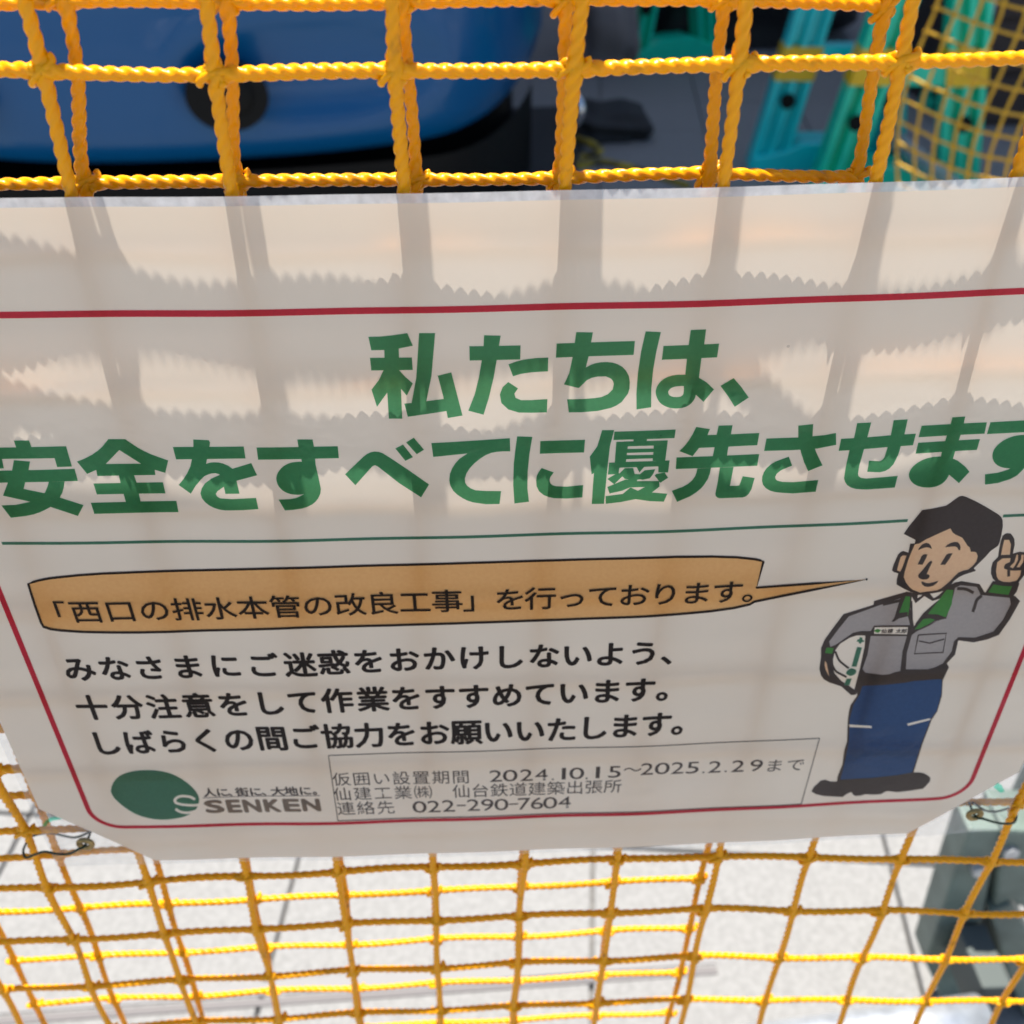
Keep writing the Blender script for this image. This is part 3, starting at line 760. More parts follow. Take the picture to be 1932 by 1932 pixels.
for ch, p in [('2', k5(1090, 1335)), ('0', k5(1172, 1333)), ('2', k5(1265, 1330)), ('4', k5(1350, 1328)), ('.', k5(1415, 1326)), ('1', k5(1478, 1322)),
              ('0', k5(1552, 1320)), ('.', k5(1608, 1320)), ('1', k5(1672, 1315)), ('5', k5(1768, 1312)), ('～', k8(455, 92)), ('2', k8(510, 90)), ('0', k8(567, 88)),
              ('2', k8(625, 86)), ('5', k8(682, 85)), ('.', k8(722, 84)), ('2', k8(766, 82)), ('.', k8(806, 80)), ('2', k8(853, 79)), ('9', k8(922, 77)),
              ('ま', k8(990, 77)), ('で', k8(1070, 74))]:
    if ch in '0123456789.':
        hw_ = {'1': 6, '.': 3.2, '0': 22}.get(ch, 18.5)
        t_ = letter_fit(ch, p[0]-hw_, p[0]+hw_, p[1]+(12 if ch == '.' else -17), p[1]+17, 0)
    else: t_ = letter_tris(ch, p[0], p[1], 58, 40, 0)
    sheet_part('box_character', t_, 0.00015, INK['charcoal'])
text_row('box_character', '仙建工業㈱', {0: k5(215, 1438), 4: k5(675, 1426)}, 56, 42, 0, 'charcoal')
text_row('box_character', '仙台鉄道建築出張所', {0: k5(893, 1422), 8: k5(1757, 1393)}, 56, 42, 0, 'charcoal')
text_row('box_character', '連絡先', {0: k5(235, 1520), 2: k5(462, 1514)}, 56, 42, 0, 'charcoal')
for ch, p in [('0', (655, 1512)), ('2', (737, 1509)), ('2', (820, 1506)), ('-', (893, 1503)), ('2', (962, 1501)), ('9', (1042, 1500)), ('0', (1122, 1498)),
              ('-', (1192, 1495)), ('7', (1252, 1494)), ('6', (1325, 1491)), ('0', (1400, 1488)), ('4', (1482, 1485))]:
    p = k5(*p); hw_ = {'-': 13, '0': 21}.get(ch, 18.5); hh = 1.8 if ch == '-' else 17
    sheet_part('box_character', letter_fit(ch, p[0]-hw_, p[0]+hw_, p[1]-hh, p[1]+hh, 0), 0.00015, INK['charcoal'])
# ---- logo
lg = tr("""
g P 75,290 82,255 95,222 120,190 150,165 195,145 250,130 315,122 380,120 440,123 500,131 555,145 605,165 655,193 700,225 740,260 770,295 788,325 796,355 793,390 780,425 755,455 720,480 665,503 600,516 545,523 490,525 435,521 380,512 325,497 270,475 220,446 170,410 135,380 105,350 85,320
w C 24 20 762,360 730,342 690,334 650,333 615,345 598,366 610,388 650,400 700,406 750,408 800,402
w C 22 20 603,436 630,455 665,466 710,468 750,458 790,446""", 300, 2230, 2.76)
sheet_part('company_emblem', arrange(lg)['g'], 0.00015, INK['teal'], 'green oval emblem with a white S')
sheet_part('logo_rule', arrange(tr("k S 5 825,347 1780,327", 300, 2230, 2.76))['k'], 0.00015, INK['charcoal'])
kl = lambda x, y: (300+x/2.76, 2230+y/2.76)
for ch, xa, xb in (('S', 838, 1000), ('E', 1018, 1140), ('N', 1152, 1300), ('K', 1322, 1462), ('E', 1480, 1620), ('N', 1632, 1785)):
    pa, pb = kl(xa, 362-(xa-838)*0.012), kl(xb, 472-(xa-838)*0.018)
    sheet_part('logo_letter', letter_fit(ch, pa[0], pb[0], pa[1], pb[1], 0.00055), 0.00015, INK['taupe'])
for ch, x, wv in (('人', 880, 40), ('に', 985, 40), ('、', 1075, 36), ('街', 1145, 40), ('に', 1255, 40), ('、', 1350, 36), ('大', 1435, 42), ('地', 1545, 42), ('に', 1660, 40), ('。', 1765, 36)):
    p = kl(x, 303-(x-880)*0.018); sheet_part('slogan_character', letter_tris(ch, p[0], p[1], wv, 27, 0.03), 0.00015, INK['charcoal'])

# ---- the worker drawing
fig = []
fig += tr("""
dark P 560,60 620,60 900,110 1070,60 1400,50 1540,0 1560,50 1500,180 1490,350 1440,520 1380,610 1280,870 1180,1190 1240,1190 1290,1198 1340,1225 1365,1250 1360,1285 1340,1310 1310,1345 1280,1370 1150,1390 1000,1408 900,1395 870,1402 820,1430 740,1435 650,1430 600,1445 540,1450 510,1430 500,1405 450,1425 400,1460 200,1450 110,1430 60,1400 85,1350 130,1310 160,1280 210,1270 270,1290 340,1290 345,1240 400,1100 420,950 450,850 455,700 460,600 475,500 490,450 560,350
blue P 620,240 850,232 1100,205 1300,160 1490,170 1485,330 1430,520 1370,600 1270,860 1190,1110 1165,1190 1000,1220 720,1250 375,1270 430,1060 470,850 480,600 520,450 590,330
white P 475,665 720,680 722,705 478,695
white P 1110,655 1360,595 1368,615 1120,680
navy P 895,450 1060,400 940,470 935,600 905,620""", 2380, 1960, 3.715)
fig += tr("""
dark P 560,230 860,145 960,160 1240,90 1300,60 1360,48 1525,75 1570,150 1830,180 1850,185 1895,230 1800,400 1700,540 1600,580 1470,608 1330,590 1300,720 1225,800 1245,835 1195,940 430,1010 395,1085 350,1090 260,1010 150,975 100,945 75,910 60,850 75,740 75,660 110,580 190,470 280,350 555,265
grey P 1300,110 1350,85 1500,100 1535,175 1800,200 1810,260 1740,400 1650,510 1480,565 1330,560 1290,600 1270,690 1190,800 1120,835 1050,855 850,855 860,700 880,560 1000,470 1130,410 1220,390 1280,200
grey P 590,275 800,205 740,400 870,370 890,450 560,455 530,505 440,505 370,520 210,630 160,650 150,600 240,480 330,370
grey P 530,550 860,550 820,690 800,870 750,880 700,900 640,905 480,885 455,850 500,720
white P 905,190 940,250 1020,185 1095,230 1170,205 1090,270 1010,340 950,420 920,470 905,400 890,300
white P 960,175 1000,172 985,190 955,205
white P 1070,160 1200,130 1150,180 1105,205
collar P 850,185 890,190 885,280 870,360 780,360 815,270
dark P 775,340 720,420 745,418 800,380 860,370 870,330
collar P 1225,125 1285,130 1270,260 1215,380 1130,352 1050,350 1090,300 1140,240
collar P 1010,395 1090,385 1120,400 1000,480 930,490
dark S 14 1010,365 1150,405 1060,450 940,505
dark S 12 1050,355 1140,358 1220,388
dark S 20 900,230 905,400 920,500
dark S 30 890,540 845,700 830,860
dark S 13 965,540 1220,525 1190,700 930,712 965,540
dark S 12 970,595 1070,615 1200,578
dark S 26 640,262 800,225
dark C 28 28 1320,115 1400,122 1470,155
dark C 28 28 1545,180 1500,220 1480,280 1462,330
white P 565,470 870,468 862,535 555,530
collar Q 562,500 590,485 620,497 600,518 575,515
dark S 9 560,462 872,458
dark S 9 555,535 862,542
dark S 9 562,462 555,535
white P 340,565 400,545 480,545 475,640 450,760 430,850 380,1040 340,1010 260,960 190,880 185,760 205,680 250,620
dark C 20 20 205,690 240,770 290,815 330,845
dark C 20 20 175,810 210,870 260,900 310,925
dark C 26 26 175,860 200,920 240,960 290,1000
dark P 110,720 175,730 160,800 180,900 240,960 200,970 120,930 80,900 80,800 100,740
skin P 112,775 128,800 150,920 118,860 108,820
green P 410,582 425,580 430,560 455,565 452,585 470,590 465,605 448,605 440,622 420,615 422,602 400,600
green P 405,650 450,655 400,830 355,830
white Q 300,865 350,835 405,855 400,900 345,925 295,905
green Q 312,870 350,845 395,862 388,895 345,915 305,895
green P 310,940 355,940 335,1000 285,1000
collar P 125,655 190,660 178,712 112,705""", 2400, 1700, 3.096)
fig += tr("""
dark P 1510,1255 1870,1280 1830,1400 1780,1460 1400,1430
collar P 1520,1300 1640,1320 1770,1325 1720,1440 1450,1405
dark P 1600,800 1615,720 1640,650 1670,622 1700,610 1750,615 1780,650 1800,690 1805,760 1780,885 1870,860 1960,870 2010,1000 1950,1150 1900,1220 1860,1270 1850,1300 1560,1270 1510,1220 1485,1150 1490,1070 1510,1000 1580,930
skin P 1665,700 1730,700 1755,760 1740,900 1620,905 1640,800
skin P 1570,1000 1640,950 1750,945 1740,1000 1680,1025 1660,1060 1665,1090 1740,1110 1800,1115 1890,1110 1880,1180 1830,1250 1740,1270 1650,1265 1590,1240 1565,1200 1553,1120
skin P 1740,1060 1800,1000 1830,900 1850,900 1850,970 1800,1060 1780,1085
skin P 1830,1070 1890,960 1895,900 1930,900 1920,1000 1870,1070
dark P 1705,1105 1745,1105 1742,1190 1705,1195
dark P 312,620 380,520 560,300 720,275 880,240 940,200 1000,155 1060,115 1100,108 1150,120 1270,175 1400,245 1500,305 1590,360 1625,395 1643,440 1645,520 1625,640 1600,740 1580,780 1480,850 1400,940 1250,1085 1280,1105 1275,1120 1120,1170 1050,1205 990,1250 940,1310 900,1350 860,1380 800,1400 700,1420 520,1430 400,1400 300,1350 215,1300 220,1230 240,1150 180,1135 155,1110 170,1050 190,1000 235,900 270,865 305,850 375,872 400,750 460,750 470,700
skin P 460,760 520,750 600,700 770,620 940,545 970,600 1010,630 1100,670 1140,730 1170,780 1200,800 1215,860 1260,860 1290,870 1308,920 1290,990 1240,1050 1180,1100 1110,1115 1050,1140 1000,1185 950,1240 870,1310 820,1350 760,1380 640,1395 530,1410 430,1370 380,1325 340,1270 312,1200 325,1130 340,1080 370,980 400,900
skin P 300,910 350,912 300,1060 265,1130 222,1110 235,1050 250,1000 272,930
dark P 505,840 525,800 560,762 610,740 650,750 675,775 692,822 650,803 610,800 560,815
dark P 868,800 900,765 950,740 1000,728 1040,732 1065,760 1078,800 1070,840 1050,837 1030,800 1000,787 940,792
dark P 570,900 600,892 632,897 610,950 565,1035 498,1030 530,970 548,925
dark P 890,895 930,882 970,880 930,950 870,1035 803,1035 830,990 860,940
dark P 640,1010 665,988 685,980 697,997 665,1060 620,1160 645,1165 662,1185 650,1215 620,1232 570,1235 530,1222 508,1200 508,1170 570,1100
dark P 548,1270 565,1260 610,1280 650,1285 710,1272 778,1250 755,1285 710,1318 640,1335 590,1325 560,1300""", 2600, 1440, 4.556)
a_ = arrange(fig)
FN = {'dark': ('worker_outline', 'dark'), 'blue': ('worker_trousers', 'blue'), 'navy': ('trouser_shade', 'blue'), 'grey': ('worker_jacket', 'grey'),
      'collar': ('green_trim', 'collar'), 'skin': ('worker_skin', 'skin'), 'green': ('helmet_mark', 'teal')}
for k, t_ in a_.items():
    if k in FN:
        isl = islands(t_); big = [g for g in isl if sum(abs((t[1][0]-t[0][0])*(t[2][1]-t[0][1])-(t[2][0]-t[0][0])*(t[1][1]-t[0][1]))/2 for t in g) > 2e-6]
        rest = [t for g in isl if g not in big for t in g]
        if big and rest: big[0] = big[0] + rest
        for g in (big or [rest]): sheet_part(FN[k][0], g, 0.00015, INK[FN[k][1]])
for ch, x in (('仙', 652), ('建', 708), ('太', 785), ('郎', 835)):
    sheet_part('tag_character', letter_tris(ch, 2400+x/3.096, 1700+(503)/3.096, 17, 13, 0.02), 0.00022, INK['black'])

INK['mint'] = ink('mint_ink', (0.10, 0.75, 0.50), False)
sheet_part('green_mark', arrange(tr("g P 440,1020 452,985 475,955 520,930 570,918 645,938 600,950 545,958 500,985 480,1018", 0, 2150, 3.512))['g'], 0.00015, INK['mint'])
sheet_part('green_mark', arrange(tr("g P 888,62 925,28 955,50 978,98 945,108 915,85", 2600, 2300, 2.667))['g'], 0.00015, INK['mint'])
# ------------------------------------------------------------------ eyelets and wire ties
def torus(name, c, r1, r2, m, parent, flat=0.5):
    bm = bmesh.new(); n1, n2 = 28, 10
    vs = [[bm.verts.new(((r1+r2*math.cos(b))*math.cos(a), r2*flat*math.sin(b), (r1+r2*math.cos(b))*math.sin(a))) for b in [2*math.pi*j/n2 for j in range(n2)]] for a in [2*math.pi*i/n1 for i in range(n1)]]
    for i in range(n1):
        for j in range(n2):
            bm.faces.new([vs[i][j], vs[(i+1) % n1][j], vs[(i+1) % n1][(j+1) % n2], vs[i][(j+1) % n2]])
    bmesh.ops.recalc_face_normals(bm, faces=bm.faces[:])
    me = bpy.data.meshes.new(name); bm.to_mesh(me); bm.free(); o = link(name, me, m, parent, smooth=True); o.location = c; return o
EL = uv(162, 1590); ER = uv(1838, 1535)
for (u, v) in (EL, ER):
    torus('eyelet', (u, sheet_d(u, v)-0.0006, v), 0.0027, 0.0013, BRASS, sign, 0.8)
def loc3(u, v, dy): return np.array([u, sheet_d(max(-.21, min(.21, u)), v)+dy, v+ZS])
def wire(pts, label):
    P = smooth_path(pts, 14)
    o = link('wire_tie', tube_mesh('wire_tie', P, 0.00055, 8), WIRE, smooth=True); return tag(o, label, 'wire tie', 'wire ties holding the sign')
def W(px, py, y): return at(px, py, y)
wire([loc3(EL[0], EL[1]-.001, 0.006), loc3(EL[0], EL[1], -0.0015), W(148, 1602, -0.002), W(130, 1611, -0.001), W(108, 1611, 0.0), W(84, 1607, 0.002), W(66, 1612, 0.003), W(50, 1618, 0.004),
      W(44, 1609, 0.006), W(47, 1596, 0.016), W(60, 1578, 0.019), W(95, 1572, 0.018), W(140, 1580, 0.012), loc3(EL[0]+.001, EL[1]+.001, 0.005)],
     'dark green wire tie through the lower left eyelet of the sign')
wire([loc3(ER[0], ER[1], 0.006), loc3(ER[0], ER[1], -0.0015), W(1856, 1545, -0.001), W(1880, 1552, 0.000), W(1905, 1554, 0.003), W(1916, 1548, 0.008), W(1917, 1530, 0.016),
      W(1908, 1524, 0.020), W(1885, 1530, 0.016), W(1862, 1530, 0.010), loc3(ER[0]+.001, ER[1]+.001, 0.005)],
     'dark green wire tie through the lower right eyelet of the sign')

# ------------------------------------------------------------------ the near stand and its lower pipe
GREENPL = mat('grey_green_paint', (0.15, 0.20, 0.17), 0.5, noise=0.35, nscale=25, bump=0.3, bscale=300)
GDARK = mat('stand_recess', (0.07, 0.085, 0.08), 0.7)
YS = 0.30
def wp(s, Y):
    out = []
    for x, y in pl(s):
        p = at(x, y, Y); p = p if p[2] > 0.012 else atz(x, y, 0.012)*np.array([1, 0, 1]) + np.array([0, Y, 0])
        out.append((min(p[0], 0.60), p[1], p[2]))
    return out
stand = empty('barricade_stand', (0, 0, 0), 'grey green barricade stand leg at the lower right behind the net', 'barricade stand')
extrude_poly('left_leg', wp("1828,1566 1890,1566 1872,1640 1858,1715 1838,1800 1812,1936 1790,1930 1776,1881 1745,1816 1790,1676", YS), (0, 0.035, 0), GREENPL, stand, 0.003)
extrude_poly('head_plate', wp("1893,1566 2120,1580 2110,1690 1990,1700 1940,1720 1910,1700 1876,1716", YS-0.004), (0, 0.05, 0), GREENPL, stand, 0.004)
extrude_poly('diagonal_leg', wp("1868,1722 1908,1706 1960,1790 2010,1900 2035,1955 1950,1950 1935,1920 1905,1850", YS-0.008), (0, 0.045, 0), GREENPL, stand, 0.003)
extrude_poly('inner_web', wp("1850,1700 1905,1700 1935,1770 1890,1800 1845,1800", YS+0.02), (0, 0.01, 0), GDARK, stand)
extrude_poly('foot_block', wp("1815,1850 1900,1850 1930,1925 1805,1925", YS+0.05), (0, 0.08, 0), GDARK, stand, 0.003)
for px_, py_ in ((1847, 1640), (1905, 1605)):
    c = at(px_, py_, YS-0.004)
    bm = bmesh.new(); bmesh.ops.create_cone(bm, cap_ends=True, segments=6, radius1=0.008, radius2=0.008, depth=0.01)
    for v in bm.verts: v.co = Vector((v.co.x, v.co.z, v.co.y)) + Vector(tuple(map(float, c)))
    me = bpy.data.meshes.new('bolt'); bm.to_mesh(me); bm.free(); link('bolt', me, ZINC, stand)
box('upright', 0.525, 0.565, 0.352, 0.392, 0.0, 1.146, GREENPL, stand, 0.003)
box('rail_arm', 0.528, 0.562, 0.045, 0.351, 1.108, 1.1455, GREENPL, stand, 0.003)
box('pipe_clamp', 0.455, 0.485, 0.228, 0.296, 0.16, 0.215, GDARK, stand, 0.003)
st2 = stand.copy(); COL.objects.link(st2); st2.location = (-1.36, 0, 0); st2['label'] = 'grey green barricade stand holding the left end of the top rail'
stand['group'] = st2['group'] = 'grey green stands of the near barricade'
for ch_ in list(stand.children):
    c_ = ch_.copy(); COL.objects.link(c_); c_.parent = st2
pr = at(1850, 1925, 0.205); pq = at(1430, 1985, 0.175)
dr = (pq-pr)/np.linalg.norm(pq-pr)
pipe('lower_pipe', tuple(pr), tuple(pr+dr*1.6), 0.0243, label='galvanised lower pipe crossing the bottom right corner beneath the net')

# ------------------------------------------------------------------ the blue car
BLUE = mat('blue_car_paint', (0.0, 0.08, 0.23), 0.3, coat=0.25, spec=0.3)
BLKPL = mat('black_plastic', (0.006, 0.006, 0.006), 0.6, spec=0.15)
RUB = mat('tyre_rubber', (0.016, 0.016, 0.017), 0.8, bump=0.3, bscale=60)
CHROME = mat('alloy', (0.7, 0.7, 0.72), 0.25, 0.9)
GLASSY = mat('lamp_glass', (0.03, 0.035, 0.04), 0.05, coat=1.0)
car = empty('parked_car', (-0.68, 2.36, 0), 'glossy blue car parked nose on beyond the netting, only its front bumper in view', 'car')
car.rotation_euler = (0, 0, R(6)); HW = 0.95
def plan(s):                      # s in -1..1 -> x, y of the bumper line, car space
    a = abs(s); x = HW*math.sin(min(1, a)*math.pi/2)**0.78*(1 if s > 0 else -1)
    y = 0.10*(abs(x)/HW)**2 + 0.62*max(0, (abs(x)/HW-0.55)/0.45)**2.4
    return x, y
def fascia():
    zs = [(0.17, 0.16), (0.19, 0.07), (0.24, 0.03), (0.32, 0.012), (0.42, 0.0), (0.50, 0.0), (0.56, 0.006), (0.60, 0.03), (0.63, 0.04), (0.70, 0.05), (0.78, 0.10), (0.84, 0.25), (0.88, 0.55), (0.93, 1.05)]
    S = np.linspace(-1, 1, 61); V = []; F = []
    for z, back in zs:
        for s in S:
            x, y = plan(s); lift = 0.09*(abs(x)/HW)**3 if z < 0.3 else 0
            k = 1 - back*0.10
            # a shallow oval pocket round the fog lamp
            yy = y + back
            V.append((x*k, yy, z*1.15+0.10+lift))
    n = len(S)
    for i in range(len(zs)-1):
        for j in range(n-1): F.append((i*n+j, i*n+j+1, (i+1)*n+j+1, (i+1)*n+j))
    me = mesh('bumper', V, F)
    bm = bmesh.new(); bm.from_mesh(me)
    bmesh.ops.subdivide_edges(bm, edges=bm.edges[:], cuts=2, use_grid_fill=True)
    for v in bm.verts:                # pocket
        ex, ez = (v.co.x-0.26)/0.34, (v.co.z-0.54)/0.12
        q = ex*ex+ez*ez
        if v.co.y < 0.5:
            v.co.y += 0.05*max(0, 1-q)**0.5 if q < 1 else 0
            if 1 <= q < 1.6: v.co.y -= 0.008*(1.6-q)/0.6
            # a soft crease along the bumper
            v.co.y -= 0.010*math.exp(-((v.co.z-0.73)/0.02)**2)
    bmesh.ops.smooth_vert(bm, verts=bm.verts[:], factor=0.5, use_axis_x=True, use_axis_y=True, use_axis_z=True)
    bm.to_mesh(me); bm.free(); return me
link('bumper', fascia(), BLUE, car, smooth=True)
# body behind, cabin, windscreen
def loft(name, secs, m, parent):
    V = []; F = []; n = len(secs[0])
    for s in secs: V += s
    for i in range(len(secs)-1):
        for j in range(n): F.append((i*n+j, i*n+(j+1) % n, (i+1)*n+(j+1) % n, (i+1)*n+j))
    F.append(tuple(range(n))); F.append(tuple(range((len(secs)-1)*n, len(secs)*n)))
    me = mesh(name, V, F); bm = bmesh.new(); bm.from_mesh(me); bmesh.ops.recalc_face_normals(bm, faces=bm.faces[:])
    bmesh.ops.bevel(bm, geom=bm.edges[:], offset=0.02, segments=2, affect='EDGES'); bm.to_mesh(me); bm.free()
    return link(name, me, m, parent, smooth=True)
def sec(y, hw, z0, z1, zs=None):
    return [(-hw, y, z0), (hw, y, z0), (hw+0.02, y, (z0+z1)/2), (hw-0.06, y, z1), (-hw+0.06, y, z1), (-hw-0.02, y, (z0+z1)/2)]
loft('body', [sec(0.88, 0.86, 0.48, 0.90), sec(1.2, 0.88, 0.36, 1.05), sec(2.6, 0.84, 0.24, 0.97), sec(3.8, 0.80, 0.30, 0.95)], BLUE, car)
loft('cabin', [sec(1.25, 0.70, 0.95, 1.0), sec(1.9, 0.62, 0.95, 1.42), sec(3.0, 0.62, 0.95, 1.45), sec(3.7, 0.66, 0.95, 1.0)], GLASSY, car)
box('underbody', -0.80, 0.80, 0.42, 3.7, 0.10, 0.34, BLKPL, car)
V, F = [], []; S_ = np.linspace(-1, 1, 41)
for z in (0.02, 0.10, 0.30):
    for q in S_:
        x, y = plan(q); V.append((x*0.97, y+0.05+(0.10-z)*0.1, z))
for i in range(2):
    for j in range(40): F.append((i*41+j, i*41+j+1, (i+1)*41+j+1, (i+1)*41+j))
link('shade_skirt', mesh('shade_skirt', V, F), BLKPL, car, smooth=True)  # black skirt added to stand in for the shade beneath the bumper
for sx in (-1, 1):
    for yy in (0.86, 3.1):
        bm = bmesh.new(); bmesh.ops.create_cone(bm, cap_ends=True, segments=40, radius1=0.30, radius2=0.30, depth=0.19)
        bmesh.ops.bevel(bm, geom=bm.edges[:], offset=0.03, segments=2, affect='EDGES')
        for v in bm.verts: v.co = Vector((v.co.z, v.co.x, v.co.y))
        me = bpy.data.meshes.new('wheel'); bm.to_mesh(me); bm.free(); o = link('wheel', me, RUB, car, smooth=True); o.location = (sx*0.74, yy, 0.30)
        bm = bmesh.new(); bmesh.ops.create_cone(bm, cap_ends=True, segments=32, radius1=0.185, radius2=0.185, depth=0.196)
        for v in bm.verts: v.co = Vector((v.co.z, v.co.x, v.co.y))
        me = bpy.data.meshes.new('rim'); bm.to_mesh(me); bm.free(); link('rim', me, CHROME, o)
for sx in (1, -1):
    bm = bmesh.new()
    for r_, d_ in ((0.10, 0.06),):
        bmesh.ops.create_cone(bm, cap_ends=True, segments=40, radius1=r_, radius2=r_*0.85, depth=d_)
    for v in bm.verts: v.co = Vector((v.co.x*1.0, v.co.z, v.co.y*0.85))
    me = bpy.data.meshes.new('fog_lamp'); bm.to_mesh(me); bm.free(); o = link('fog_lamp', me, BLKPL, car); o.location = (0.05 if sx > 0 else -0.62, 0.012, 0.50)
    bm = bmesh.new(); bmesh.ops.create_uvsphere(bm, u_segments=24, v_segments=12, radius=0.05)
    for v in bm.verts: v.co.y *= 0.4
    me = bpy.data.meshes.new('lens'); bm.to_mesh(me); bm.free(); l_ = link('lens', me, BLKPL, o, smooth=True); l_.location = (0.015, -0.028, 0)
    o = box('headlight', sx*0.55-0.20, sx*0.55+0.20, 0.22, 0.42, 0.88, 1.0, GLASSY, car, 0.03)

c0 = at(1098, 196, 3.0); P = smooth_path([at(1078, 176, 3.02), at(1092, 190, 3.0), at(1096, 208, 2.99), at(1090, 226, 3.0), at(1078, 238, 3.02)], 8)
trim = tube_mesh('bumper_trim', P, 0.014, 10); to = link('bumper_trim', trim, CHROME, car, smooth=True)
to.matrix_parent_inverse = (Matrix.Translation(car.location) @ car.rotation_euler.to_matrix().to_4x4()).inverted(); to['label'] = 'bright metal trim at the bumper corner'
# ------------------------------------------------------------------ plastic barricade stands beyond
def plastic(name, c): return mat(name, c, 0.32, noise=0.12, nscale=12, spec=0.5, sss=0.0)
CYAN = plastic('cyan_plastic', (0.0, 0.70, 0.72)); GRN = plastic('green_plastic', (0.0, 0.68, 0.42)); BAND = plastic('yellow_band', (0.85, 0.52, 0.0))
def leg_mesh(x0, x1, y0, z1, w_, dp, groove=True):
    """leaning leg: x0 at the ground, x1 at z1; a ribbed channel section"""
    prof = [(-0.5, 0), (-0.5, 1), (0.5, 1), (0.5, 0), (0.34, 0), (0.28, 0.35), (0.14, 0.35), (0.08, 0.0), (-0.08, 0.0), (-0.14, 0.35), (-0.28, 0.35), (-0.34, 0)]
    V = []; F = []; n = len(prof); K = 10
    for k in range(K+1):
        t = k/K
        for a, b in prof: V.append((x0+(x1-x0)*t+a*w_*(1-0.15*t), y0 + b*dp, z1*t))
    for k in range(K):
        for j in range(n): F.append((k*n+j, k*n+(j+1) % n, (k+1)*n+(j+1) % n, (k+1)*n+j))
    F.append(tuple(range(n))); F.append(tuple(range(K*n, K*n+n)))
    me = mesh('leg', V, F); bm = bmesh.new(); bm.from_mesh(me); bmesh.ops.recalc_face_normals(bm, faces=bm.faces[:]); bm.to_mesh(me); bm.free(); return me
def band_mesh(x0, x1, y0, z1, w_, dp, t0, t1):
    V = []; 
    for t in (t0, t1):
        c = x0+(x1-x0)*t; h = w_*(1-0.15*t)/2+0.003
        V += [(c-h, y0-0.003, z1*t), (c+h, y0-0.003, z1*t), (c+h, y0+dp+0.003, z1*t), (c-h, y0+dp+0.003, z1*t)]
    F = [(0, 1, 2, 3), (4, 5, 6, 7)] + [(i, (i+1) % 4, 4+(i+1) % 4, 4+i) for i in range(4)]
    me = mesh('yellow_band', V, F); bm = bmesh.new(); bm.from_mesh(me); bmesh.ops.recalc_face_normals(bm, faces=bm.faces[:]); bm.to_mesh(me); bm.free(); return me
def plastic_stand(loc, rz, m, label, wl=0.125, spread=0.20, h=0.78, band=(0.43, 0.56)):
    root = empty('barricade_stand', loc, label, 'barricade stand', 'plastic barricade stands beyond the net'); root.rotation_euler = (0, 0, rz)
    link('leg', leg_mesh(-spread, -0.07, 0, h, wl, 0.09), m, root); link('leg', leg_mesh(spread, 0.07, 0, h, wl, 0.09), m, root)
    link('yellow_band', band_mesh(-spread, -0.07, 0, h, wl, 0.09, *band), BAND, root); link('yellow_band', band_mesh(spread, 0.07, 0, h, wl, 0.09, *band), BAND, root)
    extrude_poly('base', [(-spread-0.05, -0.012, 0.0), (spread+0.05, -0.012, 0.0), (spread+0.05, -0.012, 0.05), (spread-0.06, -0.012, 0.075), (0.09, -0.012, 0.10), (-0.09, -0.012, 0.10), (-spread+0.06, -0.012, 0.075), (-spread-0.05, -0.012, 0.05)], (0, 0.14, 0), m, root, 0.008)
    extrude_poly('crossbar', [(-0.155, 0.005, 0.34), (0.155, 0.005, 0.34), (0.13, 0.005, 0.40), (-0.13, 0.005, 0.40)], (0, 0.07, 0), m, root, 0.006)
    extrude_poly('head', [(-0.13, -0.01, h-0.1), (0.13, -0.01, h-0.1), (0.12, -0.01, h+0.05), (0.06, -0.01, h+0.11), (-0.06, -0.01, h+0.11), (-0.12, -0.01, h+0.05)], (0, 0.11, 0), m, root, 0.012)
    # round pipe sockets on the legs
    for sx in (-1, 1):
        bm = bmesh.new(); bmesh.ops.create_cone(bm, cap_ends=True, segments=24, radius1=0.024, radius2=0.024, depth=0.012)
        for v in bm.verts: v.co = Vector((v.co.x, v.co.z, v.co.y))
        me = bpy.data.meshes.new('socket'); bm.to_mesh(me); bm.free(); o = link('socket', me, BLKPL, root)
        t = 0.30; o.location = (sx*(spread+(0.07-spread)*t), -0.004, h*t)
    return root
f1 = atz(1462, 352); f2 = atz(1565, 372)
S1 = plastic_stand((float(f1[0])+0.20, float(f1[1])+0.12, 0), R(-6), CYAN, band=(0.38, 0.51), label='cyan plastic barricade stand with a yellow band, leftmost of the pair by the grey pipe')
S2 = plastic_stand((float(f2[0])+0.20, float(f2[1])-0.02, 0), R(-6), GRN, band=(0.44, 0.57), label='green plastic barricade stand with a yellow band, leaning in front of the cyan stand')
f3 = atz(1205, 118)
S3 = plastic_stand((float(f3[0])+0.16, float(f3[1]), 0), R(20), GRN, 'green plastic barricade stand standing far back in the shade right of the blue car')
f4 = at(1822, 300, 3.75)
S4 = plastic_stand((float(f4[0])+0.05, float(f4[1]), 0), R(-12), GRN, 'green plastic barricade stand seen through the far yellow net')

